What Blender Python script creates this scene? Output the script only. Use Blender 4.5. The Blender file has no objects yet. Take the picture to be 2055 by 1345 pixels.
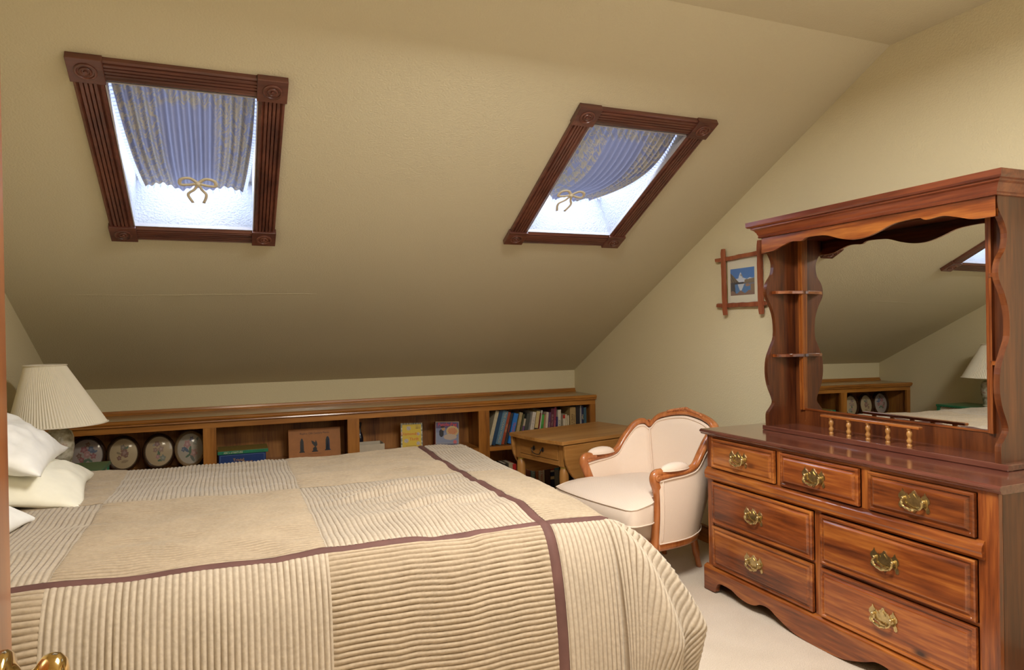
import bpy, bmesh, math, random
import numpy as np
from mathutils import Vector, Matrix, Quaternion
random.seed(7)
S = bpy.context.scene
C = S.collection
PI = math.pi

# ------------------------------------------------------------------ camera, light, exposure
F, YAW, PITCH, ROLL, EYE = 1382.06, .3904, -.0041, -.0166, 1.25
cam_d = bpy.data.cameras.new('camera')
cam = bpy.data.objects.new('camera', cam_d); C.objects.link(cam)
cam_d.sensor_fit = 'HORIZONTAL'; cam_d.sensor_width = 36.0
cam_d.lens = 36.0 * F / 2055.0
cam_d.clip_start = .02
fw0 = Vector((math.sin(YAW), math.cos(YAW), 0)); rt0 = Vector((math.cos(YAW), -math.sin(YAW), 0)); up0 = Vector((0, 0, 1))
fw = fw0 * math.cos(PITCH) + up0 * math.sin(PITCH); up1 = up0 * math.cos(PITCH) - fw0 * math.sin(PITCH)
rt = rt0 * math.cos(ROLL) + up1 * math.sin(ROLL); up = up1 * math.cos(ROLL) - rt0 * math.sin(ROLL)
M = Matrix((rt, up, -fw)).transposed().to_4x4(); M.translation = Vector((0, 0, EYE))
cam.matrix_world = M
S.camera = cam

S.view_settings.view_transform = 'Standard'; S.view_settings.look = 'None'
S.view_settings.exposure = 0.14; S.view_settings.gamma = 1.0
S.view_settings.use_curve_mapping = False
S.cycles.max_bounces = 8; S.cycles.diffuse_bounces = 5; S.cycles.glossy_bounces = 4
S.cycles.transmission_bounces = 6; S.cycles.transparent_max_bounces = 8
S.cycles.sample_clamp_indirect = 4.0
S.cycles.caustics_reflective = False; S.cycles.caustics_refractive = False
try:
    S.cycles.use_denoising = True
except Exception:
    pass

W = bpy.data.worlds.new('sky'); S.world = W; W.use_nodes = True
wn = W.node_tree.nodes; wl = W.node_tree.links
bg = wn['Background']
tc = wn.new('ShaderNodeTexCoord'); sep = wn.new('ShaderNodeSeparateXYZ'); cr_ = wn.new('ShaderNodeValToRGB')
wl.new(tc.outputs['Generated'], sep.inputs[0]); wl.new(sep.outputs['Z'], cr_.inputs[0]); wl.new(cr_.outputs[0], bg.inputs[0])
cr_.color_ramp.elements[0].color = (.80, .86, 1, 1); cr_.color_ramp.elements[1].color = (.55, .72, 1, 1)
bg.inputs[1].default_value = 2.3

def area(name, loc, direction, sx, sy, power, color, xaxis=None):
    l = bpy.data.lights.new(name, 'AREA'); l.shape = 'RECTANGLE'; l.size = sx; l.size_y = sy
    l.energy = power; l.color = color
    o = bpy.data.objects.new(name, l); C.objects.link(o)
    z = -Vector(direction).normalized(); x = Vector(xaxis or (1, 0, 0)); y = z.cross(x).normalized(); x = y.cross(z)
    m = Matrix((x, y, z)).transposed().to_4x4(); m.translation = Vector(loc); o.matrix_world = m
    return o

# room measures (metres; camera stands in the doorway at the origin)
XR, XL, YK, Z1, Y3, Z3, YF = 2.577, -.9696, 4.9512, .9369, 2.0556, 2.4237, .06
E_S = Vector((0, Y3 - YK, Z3 - Z1)); L_S = E_S.length; E_S.normalize()
N_S = Vector((0, -(Z3 - Z1), -(YK - Y3))).normalized()          # into the room
def SL(x, s, d=0.0):                                             # point on the sloped ceiling, d metres into the room
    return Vector((x, YK, Z1)) + E_S * s + N_S * d
SKY = [(-.461, .206, 1.675, 2.685), (1.358, 2.041, 1.758, 2.738)]
CAS = .092
SHAFT = .30
DAY = (.78, .86, 1.0)
for i, (x0, x1, s0, s1) in enumerate(SKY):
    c = SL((x0 + x1) / 2, (s0 + s1) / 2, -(SHAFT + .12))
    area('daylight_over_skylight', c, N_S, x1 - x0, s1 - s0, 25, DAY)
# added fills from an unseen front window and hallway; ceiling lamp near the door
area('fill_at_added_window', (1.72, YF + .02, 1.50), (0, 1, 0), 1.0, .95, 9, (1.0, .95, .88))
area('ceiling_lamp_glow', (.88, 1.46, Z3 - .15), (0, 0, -1), .60, .60, 66, (1.0, .95, .88))
area('hallway_fill', (.2, -.7, Z3 - .12), (.15, 1.0, -.75), .6, .6, 36, (1.0, .86, .66))  # added fill, warms the surfaces that face the doorway

# ------------------------------------------------------------------ node helpers / materials
def newmat(name):
    m = bpy.data.materials.new(name); m.use_nodes = True
    nt = m.node_tree; b = nt.nodes['Principled BSDF']
    return m, nt, b
def N(nt, t, **kw):
    n = nt.nodes.new(t)
    for k, v in kw.items():
        if k.startswith('i_'):
            n.inputs[k[2:].replace('_', ' ')].default_value = v
        else: setattr(n, k, v)
    return n
def coords(nt, scale=(1, 1, 1), kind='Object'):
    t = N(nt, 'ShaderNodeTexCoord'); mp = N(nt, 'ShaderNodeMapping'); mp.inputs['Scale'].default_value = scale
    nt.links.new(t.outputs[kind], mp.inputs[0]); return mp.outputs[0]
def ramp(nt, fac, stops):
    r = N(nt, 'ShaderNodeValToRGB'); el = r.color_ramp.elements
    el[0].position, el[0].color = stops[0][0], (*stops[0][1], 1)
    el[1].position, el[1].color = stops[-1][0], (*stops[-1][1], 1)
    for p, c in stops[1:-1]:
        e = el.new(p); e.color = (*c, 1)
    nt.links.new(fac, r.inputs[0]); return r.outputs[0]
def bump(nt, b, h, strength, dist):
    n = N(nt, 'ShaderNodeBump'); n.inputs['Strength'].default_value = strength; n.inputs['Distance'].default_value = dist
    nt.links.new(h, n.inputs['Height']); nt.links.new(n.outputs[0], b.inputs['Normal'])
def plain(name, col, rough=.6, metal=0.0, coat=0.0, var=.06, spec=.5, vscale=25):
    m, nt, b = newmat(name)
    n = N(nt, 'ShaderNodeTexNoise'); n.inputs['Scale'].default_value = vscale; n.inputs['Detail'].default_value = 3
    nt.links.new(coords(nt), n.inputs['Vector'])
    lo = tuple(max(0, c * (1 - var)) for c in col); hi = tuple(min(1, c * (1 + var)) for c in col)
    nt.links.new(ramp(nt, n.outputs['Fac'], [(.3, lo), (.7, hi)]), b.inputs['Base Color'])
    b.inputs['Roughness'].default_value = rough; b.inputs['Metallic'].default_value = metal
    b.inputs['Coat Weight'].default_value = coat; b.inputs['Coat Roughness'].default_value = .12
    b.inputs['Specular IOR Level'].default_value = spec
    return m
def paint_mat(name, col, bs=.35, sc=75):
    m, nt, b = newmat(name); co = coords(nt)
    n = N(nt, 'ShaderNodeTexNoise'); n.inputs['Scale'].default_value = sc; n.inputs['Detail'].default_value = 3; n.inputs['Roughness'].default_value = .45
    nt.links.new(co, n.inputs['Vector'])
    n2 = N(nt, 'ShaderNodeTexNoise'); n2.inputs['Scale'].default_value = 1.3; nt.links.new(co, n2.inputs['Vector'])
    nt.links.new(ramp(nt, n2.outputs['Fac'], [(.3, tuple(c * .975 for c in col)), (.7, col)]), b.inputs['Base Color'])
    r = ramp(nt, n.outputs['Fac'], [(.35, (0, 0, 0)), (.65, (1, 1, 1))])
    bump(nt, b, r, bs, .003)
    b.inputs['Roughness'].default_value = .85; b.inputs['Specular IOR Level'].default_value = .25
    return m
def wood(name, dark, mid, light, axis='x', rough=.35, coat=.4, sc=1.0, knots=False, varr=.0):
    m, nt, b = newmat(name)
    long_, across = 1.3 * sc, 17 * sc
    s = {'x': (long_, across, across), 'y': (across, long_, across), 'z': (across, across, long_)}[axis]
    co = coords(nt, s)
    oi = N(nt, 'ShaderNodeObjectInfo')
    va = N(nt, 'ShaderNodeVectorMath', operation='ADD'); nt.links.new(co, va.inputs[0])
    ml = N(nt, 'ShaderNodeMath', operation='MULTIPLY'); ml.inputs[1].default_value = 37.0
    nt.links.new(oi.outputs['Random'], ml.inputs[0]); nt.links.new(ml.outputs[0], va.inputs[1])
    n = N(nt, 'ShaderNodeTexNoise'); n.inputs['Scale'].default_value = .55; n.inputs['Detail'].default_value = 5; n.inputs['Distortion'].default_value = .9
    nt.links.new(va.outputs[0], n.inputs['Vector'])
    n2 = N(nt, 'ShaderNodeTexNoise'); n2.inputs['Scale'].default_value = 5.0; n2.inputs['Detail'].default_value = 4
    nt.links.new(va.outputs[0], n2.inputs['Vector'])
    mx = N(nt, 'ShaderNodeMath', operation='MULTIPLY_ADD'); mx.inputs[1].default_value = .38
    nt.links.new(n2.outputs['Fac'], mx.inputs[0])
    m2 = N(nt, 'ShaderNodeMath', operation='MULTIPLY'); m2.inputs[1].default_value = .72
    nt.links.new(n.outputs['Fac'], m2.inputs[0]); nt.links.new(m2.outputs[0], mx.inputs[2])
    col = ramp(nt, mx.outputs[0], [(.38, dark), (.54, mid), (.71, light)])
    if varr:
        hs = N(nt, 'ShaderNodeHueSaturation'); mr = N(nt, 'ShaderNodeMapRange')
        mr.inputs['To Min'].default_value = 1 - varr; mr.inputs['To Max'].default_value = 1 + varr
        nt.links.new(oi.outputs['Random'], mr.inputs['Value']); nt.links.new(mr.outputs[0], hs.inputs['Value']); nt.links.new(col, hs.inputs['Color']); col = hs.outputs[0]
    if knots:
        vo = N(nt, 'ShaderNodeTexVoronoi'); vo.inputs['Scale'].default_value = .8 if axis != 'z' else .8
        kc = coords(nt, {'x': (3, 7, 7), 'y': (7, 3.2, 7), 'z': (7, 7, 3)}[axis])
        kk = N(nt, 'ShaderNodeVectorMath', operation='ADD'); nt.links.new(kc, kk.inputs[0]); nt.links.new(ml.outputs[0], kk.inputs[1])
        nt.links.new(kk.outputs[0], vo.inputs['Vector'])
        kr = ramp(nt, vo.outputs['Distance'], [(.03, (1, 1, 1)), (.10, (0, 0, 0))])
        mixn = N(nt, 'ShaderNodeMix', data_type='RGBA'); nt.links.new(kr, mixn.inputs[0]); nt.links.new(col, mixn.inputs[6])
        mixn.inputs[7].default_value = (*(c * .45 for c in dark), 1); col = mixn.outputs[2]
    nt.links.new(col, b.inputs['Base Color'])
    bump(nt, b, mx.outputs[0], .12, .002)
    b.inputs['Roughness'].default_value = rough; b.inputs['Coat Weight'].default_value = coat; b.inputs['Coat Roughness'].default_value = .13
    return m

MT = {}
MT['wall'] = paint_mat('cream_wall_paint', (.665, .595, .395), .28, 150)
MT['slope'] = paint_mat('cream_ceiling_paint', (.60, .545, .385), .26, 140)
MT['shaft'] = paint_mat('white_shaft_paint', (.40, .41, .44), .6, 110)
def dr(ax, **k): return wood('cherry_pine_' + ax, (.060, .011, .003), (.215, .052, .010), (.44, .150, .028), ax, .30, .5, knots=k.get('knots', False), varr=k.get('varr', 0))
MT['dx'], MT['dy'], MT['dz'] = dr('x'), dr('y'), dr('z')
MT['drawer'] = dr('y', knots=True, varr=.18)
MT['dside'] = wood('shaded_side_pine', (.030, .008, .003), (.075, .019, .006), (.14, .042, .012), 'z', .42, .25)  # same pine as the fronts, darkened to stand for shade on the sides
MT['hutch'] = wood('dark_hutch_pine', (.045, .010, .004), (.105, .027, .007), (.19, .055, .014), 'z', .33, .4)
MT['dtop'] = wood('dresser_top_pine', (.075, .022, .016), (.14, .045, .030), (.20, .08, .05), 'y', .16, .8)
def sh(ax): return wood('oak_shelf_' + ax, (.18, .062, .009), (.34, .128, .018), (.47, .195, .035), ax, .38, .35)
MT['sx'], MT['sy'], MT['sz'] = sh('x'), sh('y'), sh('z')
MT['sback'] = wood('oak_back_veneer', (.15, .050, .010), (.32, .125, .024), (.46, .20, .04), 'z', .5, .15)
MT['stop'] = wood('shelf_top_oak', (.23, .145, .055), (.30, .20, .085), (.36, .25, .115), 'x', .28, .5)
MT['cas'] = wood('walnut_casing', (.055, .017, .012), (.112, .035, .022), (.17, .058, .034), 'x', .4, .3)
MT['casy'] = wood('walnut_casing_side', (.055, .017, .012), (.112, .035, .022), (.17, .058, .034), 'y', .4, .3)
def tb(ax): return wood('maple_table_' + ax, (.27, .115, .026), (.38, .175, .045), (.47, .24, .07), ax, .38, .3)
MT['tx'], MT['ty'], MT['tz'] = tb('x'), tb('y'), tb('z')
MT['chairwood'] = wood('fruitwood_frame', (.30, .088, .022), (.46, .155, .045), (.60, .24, .085), 'z', .3, .5)
MT['frame'] = wood('carved_red_frame', (.13, .034, .014), (.25, .065, .026), (.34, .11, .045), 'z', .5, .1)
MT['doorwood'] = wood('stained_door', (.10, .030, .008), (.18, .055, .014), (.26, .09, .02), 'z', .35, .5)
MT['brass'] = plain('antique_brass', (.62, .50, .26), .24, 1.0, var=.25, vscale=60)
MT['brassp'] = plain('polished_brass', (.80, .56, .22), .12, 1.0, var=.05)
MT['iron'] = plain('dark_bronze', (.07, .06, .055), .35, .9)
MT['darkwood'] = plain('dark_oval_frame', (.045, .018, .008), .22, coat=.6)
MT['ovallight'] = plain('worn_oval_frame', (.26, .17, .08), .3, coat=.5)
MT['ivory'] = plain('ivory_paper', (.72, .66, .52), .8)
MT['pages'] = plain('book_pages', (.66, .58, .42), .9, vscale=200, var=.15)
MT['green'] = plain('green_enamel', (.02, .16, .075), .3, coat=.3)
MT['mat_board'] = plain('cream_mat_board', (.66, .56, .37), .8)
MT['gold'] = plain('gold_fillet', (.50, .34, .07), .35, .6)
MT['black'] = plain('black_lacquer', (.012, .012, .014), .3)
MT['sheet'] = plain('white_pillow_cotton', (.86, .855, .82), .85, var=.03)
MT['sheet2'] = plain('cream_pillow_cotton', (.82, .79, .66), .85, var=.03)
MT['mattress'] = plain('mattress_ticking', (.7, .68, .62), .9)
MT['linr'] = plain('greyed_liner', (.45, .43, .45), .5)
MT['white'] = plain('white_vinyl', (.85, .85, .86), .4)
MT['chess'] = plain('brown_carton', (.38, .150, .040), .6, var=.08)
MT['cardboard'] = plain('grey_carton', (.52, .46, .36), .8)
MT['blueb'] = plain('blue_box_card', (.006, .035, .17), .45)

def carpet_mat():
    m, nt, b = newmat('beige_carpet'); co = coords(nt)
    n = N(nt, 'ShaderNodeTexNoise'); n.inputs['Scale'].default_value = 260; n.inputs['Detail'].default_value = 2
    n2 = N(nt, 'ShaderNodeTexNoise'); n2.inputs['Scale'].default_value = 5; n2.inputs['Detail'].default_value = 3
    nt.links.new(co, n.inputs['Vector']); nt.links.new(co, n2.inputs['Vector'])
    ad = N(nt, 'ShaderNodeMath', operation='MULTIPLY_ADD'); ad.inputs[1].default_value = .45
    nt.links.new(n2.outputs['Fac'], ad.inputs[0]); nt.links.new(n.outputs['Fac'], ad.inputs[2])
    nt.links.new(ramp(nt, ad.outputs[0], [(.45, (.56, .47, .37)), (.95, (.74, .645, .53))]), b.inputs['Base Color'])
    bump(nt, b, n.outputs['Fac'], .6, .006); b.inputs['Roughness'].default_value = 1; b.inputs['Specular IOR Level'].default_value = .1
    b.inputs['Sheen Weight'].default_value = .2
    return m
MT['carpet'] = carpet_mat()

def rib_mat(name, col):
    m, nt, b = newmat(name); co = coords(nt)
    n = N(nt, 'ShaderNodeTexNoise'); n.inputs['Scale'].default_value = 90; n.inputs['Detail'].default_value = 4
    n2 = N(nt, 'ShaderNodeTexNoise'); n2.inputs['Scale'].default_value = 7; n2.inputs['Detail'].default_value = 3
    nt.links.new(co, n.inputs['Vector']); nt.links.new(co, n2.inputs['Vector'])
    ad = N(nt, 'ShaderNodeMath', operation='MULTIPLY_ADD'); ad.inputs[1].default_value = .6
    nt.links.new(n2.outputs['Fac'], ad.inputs[0]); nt.links.new(n.outputs['Fac'], ad.inputs[2])
    pile = ramp(nt, ad.outputs[0], [(.5, tuple(c * .86 for c in col)), (1.05, tuple(min(1, c * 1.1) for c in col))])
    at = N(nt, 'ShaderNodeAttribute'); at.attribute_name = 'rib'
    gr = ramp(nt, at.outputs['Fac'], [(.05, (1, 1, 1)), (.62, (0, 0, 0))])
    mixn = N(nt, 'ShaderNodeMix', data_type='RGBA'); nt.links.new(gr, mixn.inputs[0]); nt.links.new(pile, mixn.inputs[6])
    mixn.inputs[7].default_value = (col[0] * .42, col[1] * .35, col[2] * .27, 1)      # a darker brown in the grooves between the tufted ribs
    nt.links.new(mixn.outputs[2], b.inputs['Base Color'])
    bump(nt, b, n.outputs['Fac'], .25, .004)
    b.inputs['Roughness'].default_value = .95; b.inputs['Sheen Weight'].default_value = .35; b.inputs['Sheen Roughness'].default_value = .4
    b.inputs['Specular IOR Level'].default_value = .1
    return m
MT['ribA'] = rib_mat('ribbed_chenille_lit', (.405, .34, .262))  # same cloth, tone raised for how light catches ribs running this way
MT['ribB'] = rib_mat('ribbed_chenille_shaded', (.355, .283, .200))  # same cloth, tone lowered for the duller light on the crosswise ribs
MT['band'] = plain('brown_velvet_band', (.115, .056, .048), .7, var=.15, vscale=12, spec=.2)

def weave_mat(name, col, col2, sc=70):
    m, nt, b = newmat(name)
    w = N(nt, 'ShaderNodeTexWave'); w.inputs['Scale'].default_value = sc; w.inputs['Distortion'].default_value = 2; w.inputs['Detail'].default_value = 2; w.inputs['Detail Scale'].default_value = 6
    w.bands_direction = 'DIAGONAL'
    nt.links.new(coords(nt, (1, 1, 1.6)), w.inputs['Vector'])
    nt.links.new(ramp(nt, w.outputs['Fac'], [(.2, col2), (.7, col)]), b.inputs['Base Color'])
    b.inputs['Roughness'].default_value = .85; bump(nt, b, w.outputs['Fac'], .12, .001)
    b.inputs['Specular IOR Level'].default_value = .2
    return m
MT['uph'] = weave_mat('ivory_upholstery', (.88, .75, .63), (.81, .66, .54))
MT['shade'] = None
def shade_mat():
    m, nt, b = newmat('pleated_shade_fabric')
    b.inputs['Base Color'].default_value = (.84, .78, .64, 1); b.inputs['Roughness'].default_value = .9
    tr = N(nt, 'ShaderNodeBsdfTranslucent'); tr.inputs[0].default_value = (.85, .76, .58, 1)
    mx = N(nt, 'ShaderNodeMixShader'); mx.inputs[0].default_value = .18
    nt.links.new(b.outputs[0], mx.inputs[1]); nt.links.new(tr.outputs[0], mx.inputs[2])
    nt.links.new(mx.outputs[0], nt.nodes['Material Output'].inputs[0]); return m
MT['shade'] = shade_mat()
def glass_mat():
    m, nt, b = newmat('window_glass'); nt.nodes.remove(b)
    t = N(nt, 'ShaderNodeBsdfTransparent'); t.inputs[0].default_value = (.95, .97, 1, 1)
    g = N(nt, 'ShaderNodeBsdfGlossy'); g.inputs['Roughness'].default_value = .02
    mx = N(nt, 'ShaderNodeMixShader'); mx.inputs[0].default_value = .03
    nt.links.new(t.outputs[0], mx.inputs[1]); nt.links.new(g.outputs[0], mx.inputs[2])
    nt.links.new(mx.outputs[0], nt.nodes['Material Output'].inputs[0]); return m
MT['glass'] = glass_mat()
m, nt, b = newmat('mirror_silver'); b.inputs['Metallic'].default_value = 1; b.inputs['Roughness'].default_value = .0; b.inputs['Base Color'].default_value = (.86, .88, .87, 1); MT['mirror'] = m
def attr_mat(name, rough=.5, coat=.0, glassy=False):
    m, nt, b = newmat(name); a = N(nt, 'ShaderNodeAttribute'); a.attribute_name = 'Col'
    nt.links.new(a.outputs['Color'], b.inputs['Base Color']); b.inputs['Roughness'].default_value = rough
    b.inputs['Coat Weight'].default_value = coat; b.inputs['Coat Roughness'].default_value = .08
    return m
MT['print'] = attr_mat('printed_picture', .45, .3)
MT['needle'] = attr_mat('stitched_flowers', .6, .6)

def curtain_mat():
    m, nt, b = newmat('sheer_brocade')
    at = N(nt, 'ShaderNodeTexCoord')
    mp = N(nt, 'ShaderNodeMapping'); mp.inputs['Scale'].default_value = (1, 1, 1); nt.links.new(at.outputs['UV'], mp.inputs[0])
    v = N(nt, 'ShaderNodeTexVoronoi'); v.feature = 'DISTANCE_TO_EDGE'; v.inputs['Scale'].default_value = 13; v.inputs['Randomness'].default_value = .8
    w = N(nt, 'ShaderNodeTexNoise'); w.inputs['Scale'].default_value = 14; w.inputs['Distortion'].default_value = 2.5
    nt.links.new(mp.outputs[0], w.inputs['Vector'])
    ad = N(nt, 'ShaderNodeMix', data_type='RGBA'); ad.inputs[0].default_value = .12; nt.links.new(mp.outputs[0], ad.inputs[6]); nt.links.new(w.outputs['Color'], ad.inputs[7])
    nt.links.new(ad.outputs[2], v.inputs['Vector'])
    r = ramp(nt, v.outputs['Distance'], [(.06, (1, 1, 1)), (.14, (0, 0, 0))])
    # motifs run down both sides and along the top hem
    sp = N(nt, 'ShaderNodeSeparateXYZ'); nt.links.new(at.outputs['UV'], sp.inputs[0])
    side = N(nt, 'ShaderNodeMath', operation='SUBTRACT'); side.inputs[1].default_value = .5; nt.links.new(sp.outputs['X'], side.inputs[0])
    ab = N(nt, 'ShaderNodeMath', operation='ABSOLUTE'); nt.links.new(side.outputs[0], ab.inputs[0])
    g1 = N(nt, 'ShaderNodeMapRange'); g1.inputs['From Min'].default_value = .18; g1.inputs['From Max'].default_value = .24; nt.links.new(ab.outputs[0], g1.inputs['Value'])
    g2 = N(nt, 'ShaderNodeMapRange'); g2.inputs['From Min'].default_value = .84; g2.inputs['From Max'].default_value = .88; nt.links.new(sp.outputs['Y'], g2.inputs['Value'])
    mxx = N(nt, 'ShaderNodeMath', operation='MAXIMUM'); nt.links.new(g1.outputs[0], mxx.inputs[0]); nt.links.new(g2.outputs[0], mxx.inputs[1])
    mm = N(nt, 'ShaderNodeMath', operation='MULTIPLY'); nt.links.new(r, mm.inputs[0]); nt.links.new(mxx.outputs[0], mm.inputs[1])
    mc = N(nt, 'ShaderNodeMix', data_type='RGBA'); nt.links.new(mm.outputs[0], mc.inputs[0])
    mc.inputs[6].default_value = (.20, .20, .27, 1); mc.inputs[7].default_value = (.55, .46, .31, 1)
    nt.links.new(mc.outputs[2], b.inputs['Base Color']); b.inputs['Roughness'].default_value = .8
    tr = N(nt, 'ShaderNodeBsdfTranslucent'); mt2 = N(nt, 'ShaderNodeMix', data_type='RGBA'); nt.links.new(mm.outputs[0], mt2.inputs[0]); mt2.inputs[6].default_value = (.085, .083, .108, 1); mt2.inputs[7].default_value = (.085, .075, .058, 1)
    nt.links.new(mt2.outputs[2], tr.inputs[0])
    ms = N(nt, 'ShaderNodeMixShader'); ms.inputs[0].default_value = .5
    nt.links.new(b.outputs[0], ms.inputs[1]); nt.links.new(tr.outputs[0], ms.inputs[2])
    nt.links.new(ms.outputs[0], nt.nodes['Material Output'].inputs[0])
    return m
MT['curtain'] = curtain_mat()
_cc = {}
def colmat(col, rough=.55):
    k = (tuple(round(c, 3) for c in col), rough)
    if k not in _cc: _cc[k] = plain('cloth_cover_%d' % len(_cc), col, rough, var=.1, vscale=60)
    return _cc[k]

# ------------------------------------------------------------------ object helpers
ORG = {}
def props(o, label=None, cat=None, group=None, kind=None):
    if label: o['label'] = label
    if cat: o['category'] = cat
    if group: o['group'] = group
    if kind: o['kind'] = kind
    return o
def thing(name, label, cat, loc=(0, 0, 0), rz=0.0, group=None, local=False, rot=None):
    o = bpy.data.objects.new(name, None); C.objects.link(o); o.location = loc
    o.rotation_euler = rot or (0, 0, rz); o.empty_display_size = .1
    ORG[o.name] = (0, 0, 0) if local or rz or rot else tuple(loc)
    return props(o, label, cat, group)
class MB:
    def __init__(s): s.v = []; s.f = []; s.uv = None
    def add(s, vs, fs):
        o = len(s.v); s.v += [tuple(p) for p in vs]; s.f += [tuple(i + o for i in f) for f in fs]; return s
    def box(s, x0, x1, y0, y1, z0, z1):
        if x0 > x1: x0, x1 = x1, x0
        if y0 > y1: y0, y1 = y1, y0
        if z0 > z1: z0, z1 = z1, z0
        return s.add([(x0, y0, z0), (x1, y0, z0), (x1, y1, z0), (x0, y1, z0), (x0, y0, z1), (x1, y0, z1), (x1, y1, z1), (x0, y1, z1)],
                     [(0, 3, 2, 1), (4, 5, 6, 7), (0, 1, 5, 4), (1, 2, 6, 5), (2, 3, 7, 6), (3, 0, 4, 7)])
    def prism(s, poly, fn, a, b):
        """poly: list of 2D points; fn(p, q, t) -> 3D; extruded from t=a to t=b"""
        n = len(poly)
        vs = [fn(p, q, a) for p, q in poly] + [fn(p, q, b) for p, q in poly]
        fs = [tuple(range(n))[::-1], tuple(range(n, 2 * n))] + [(i, (i + 1) % n, n + (i + 1) % n, n + i) for i in range(n)]
        return s.add(vs, fs)
    def lathe(s, prof, c, n=20, axis='z'):
        vs = []
        for r, h in prof:
            for i in range(n):
                a = 2 * PI * i / n
                if axis == 'z': vs.append((c[0] + r * math.cos(a), c[1] + r * math.sin(a), c[2] + h))
                elif axis == 'y': vs.append((c[0] + r * math.cos(a), c[1] + h, c[2] + r * math.sin(a)))
                else: vs.append((c[0] + h, c[1] + r * math.cos(a), c[2] + r * math.sin(a)))
        m = len(prof)
        fs = [(j * n + i, j * n + (i + 1) % n, (j + 1) * n + (i + 1) % n, (j + 1) * n + i) for j in range(m - 1) for i in range(n)]
        fs += [tuple(range(n))[::-1], tuple((m - 1) * n + i for i in range(n))]
        return s.add(vs, fs)
    def tube(s, pts, r, n=8, ry=None, upv=None, closed=False):
        pts = [Vector(p) for p in pts]; m = len(pts)
        rs = r if isinstance(r, (list, tuple)) else [r] * m
        rys = ry if isinstance(ry, (list, tuple)) else ([ry] * m if ry else rs)
        vs = []; prev = Vector(upv) if upv else None
        for i, p in enumerate(pts):
            if closed: d = (pts[(i + 1) % m] - pts[i - 1])
            else: d = (pts[min(i + 1, m - 1)] - pts[max(i - 1, 0)])
            d.normalize()
            if prev is None:
                prev = Vector((0, 0, 1)) if abs(d.z) < .9 else Vector((1, 0, 0))
            a = (prev - d * prev.dot(d))
            if a.length < 1e-6: a = d.orthogonal()
            a.normalize(); b_ = d.cross(a)
            if upv is None: prev = a
            for k in range(n):
                t = 2 * PI * k / n
                vs.append(p + a * (math.cos(t) * rs[i]) + b_ * (math.sin(t) * rys[i]))
        fs = []
        for j in range(m if closed else m - 1):
            j2 = (j + 1) % m
            for k in range(n):
                fs.append((j * n + k, j * n + (k + 1) % n, j2 * n + (k + 1) % n, j2 * n + k))
        if not closed:
            fs += [tuple(range(n))[::-1], tuple((m - 1) * n + k for k in range(n))]
        return s.add(vs, fs)
    def grid(s, fn, nu, nv, closed_u=False):
        vs = [fn(i / nu, j / nv) for j in range(nv + 1) for i in range(nu + 1)]
        w = nu + 1
        return s.add(vs, [(j * w + i, j * w + i + 1, (j + 1) * w + i + 1, (j + 1) * w + i) for j in range(nv) for i in range(nu)])
    def build(s, name, mat, parent=None, smooth=False, bev=0.0, seg=2, label=None, cat=None, group=None, kind=None, fix=True):
        me = bpy.data.meshes.new(name)
        o_ = (0, 0, 0)
        root = parent
        while root is not None and root.parent is not None: root = root.parent
        if root is not None: o_ = ORG.get(root.name, (0, 0, 0))
        me.from_pydata([(p[0] - o_[0], p[1] - o_[1], p[2] - o_[2]) for p in s.v], [], s.f)
        if fix:
            bm = bmesh.new(); bm.from_mesh(me); bmesh.ops.recalc_face_normals(bm, faces=bm.faces); bm.to_mesh(me); bm.free()
        me.materials.append(mat)
        if smooth: me.polygons.foreach_set('use_smooth', [True] * len(me.polygons))
        o = bpy.data.objects.new(name, me); C.objects.link(o)
        if parent is not None: o.parent = parent
        if bev:
            md = o.modifiers.new('bevel', 'BEVEL'); md.width = bev; md.segments = seg; md.limit_method = 'ANGLE'; md.angle_limit = .6
        if smooth or bev:
            pass
        return props(o, label, cat, group, kind)
def autosmooth(o, ang=.7):
    me = o.data; me.polygons.foreach_set('use_smooth', [True] * len(me.polygons))
    bm = bmesh.new(); bm.from_mesh(me)
    for e in bm.edges:
        if len(e.link_faces) == 2 and e.calc_face_angle(0) > ang: e.smooth = False
    bm.to_mesh(me); bm.free()
    return o
def dup(root, loc=None, label=None):
    r = root.copy(); C.objects.link(r)
    ORG[r.name] = ORG.get(root.name, (0, 0, 0))
    if loc is not None: r.location = loc
    if label: r['label'] = label
    for ch in list(root.children):
        c = ch.copy(); C.objects.link(c); c.parent = r
        for g in ch.children:
            d = g.copy(); C.objects.link(d); d.parent = c
    return r
def smoothline(ctrl, n):
    """Catmull-Rom through control tuples, n samples per span"""
    P = [Vector(c) for c in ctrl]; out = []
    for i in range(len(P) - 1):
        p0 = P[i - 1] if i else P[0] * 2 - P[1]; p1, p2 = P[i], P[i + 1]; p3 = P[i + 2] if i + 2 < len(P) else P[-1] * 2 - P[-2]
        for k in range(n):
            t = k / n
            out.append(.5 * ((2 * p1) + (-p0 + p2) * t + (2 * p0 - 5 * p1 + 4 * p2 - p3) * t * t + (-p0 + 3 * p1 - 3 * p2 + p3) * t ** 3))
    out.append(P[-1]); return out
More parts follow.
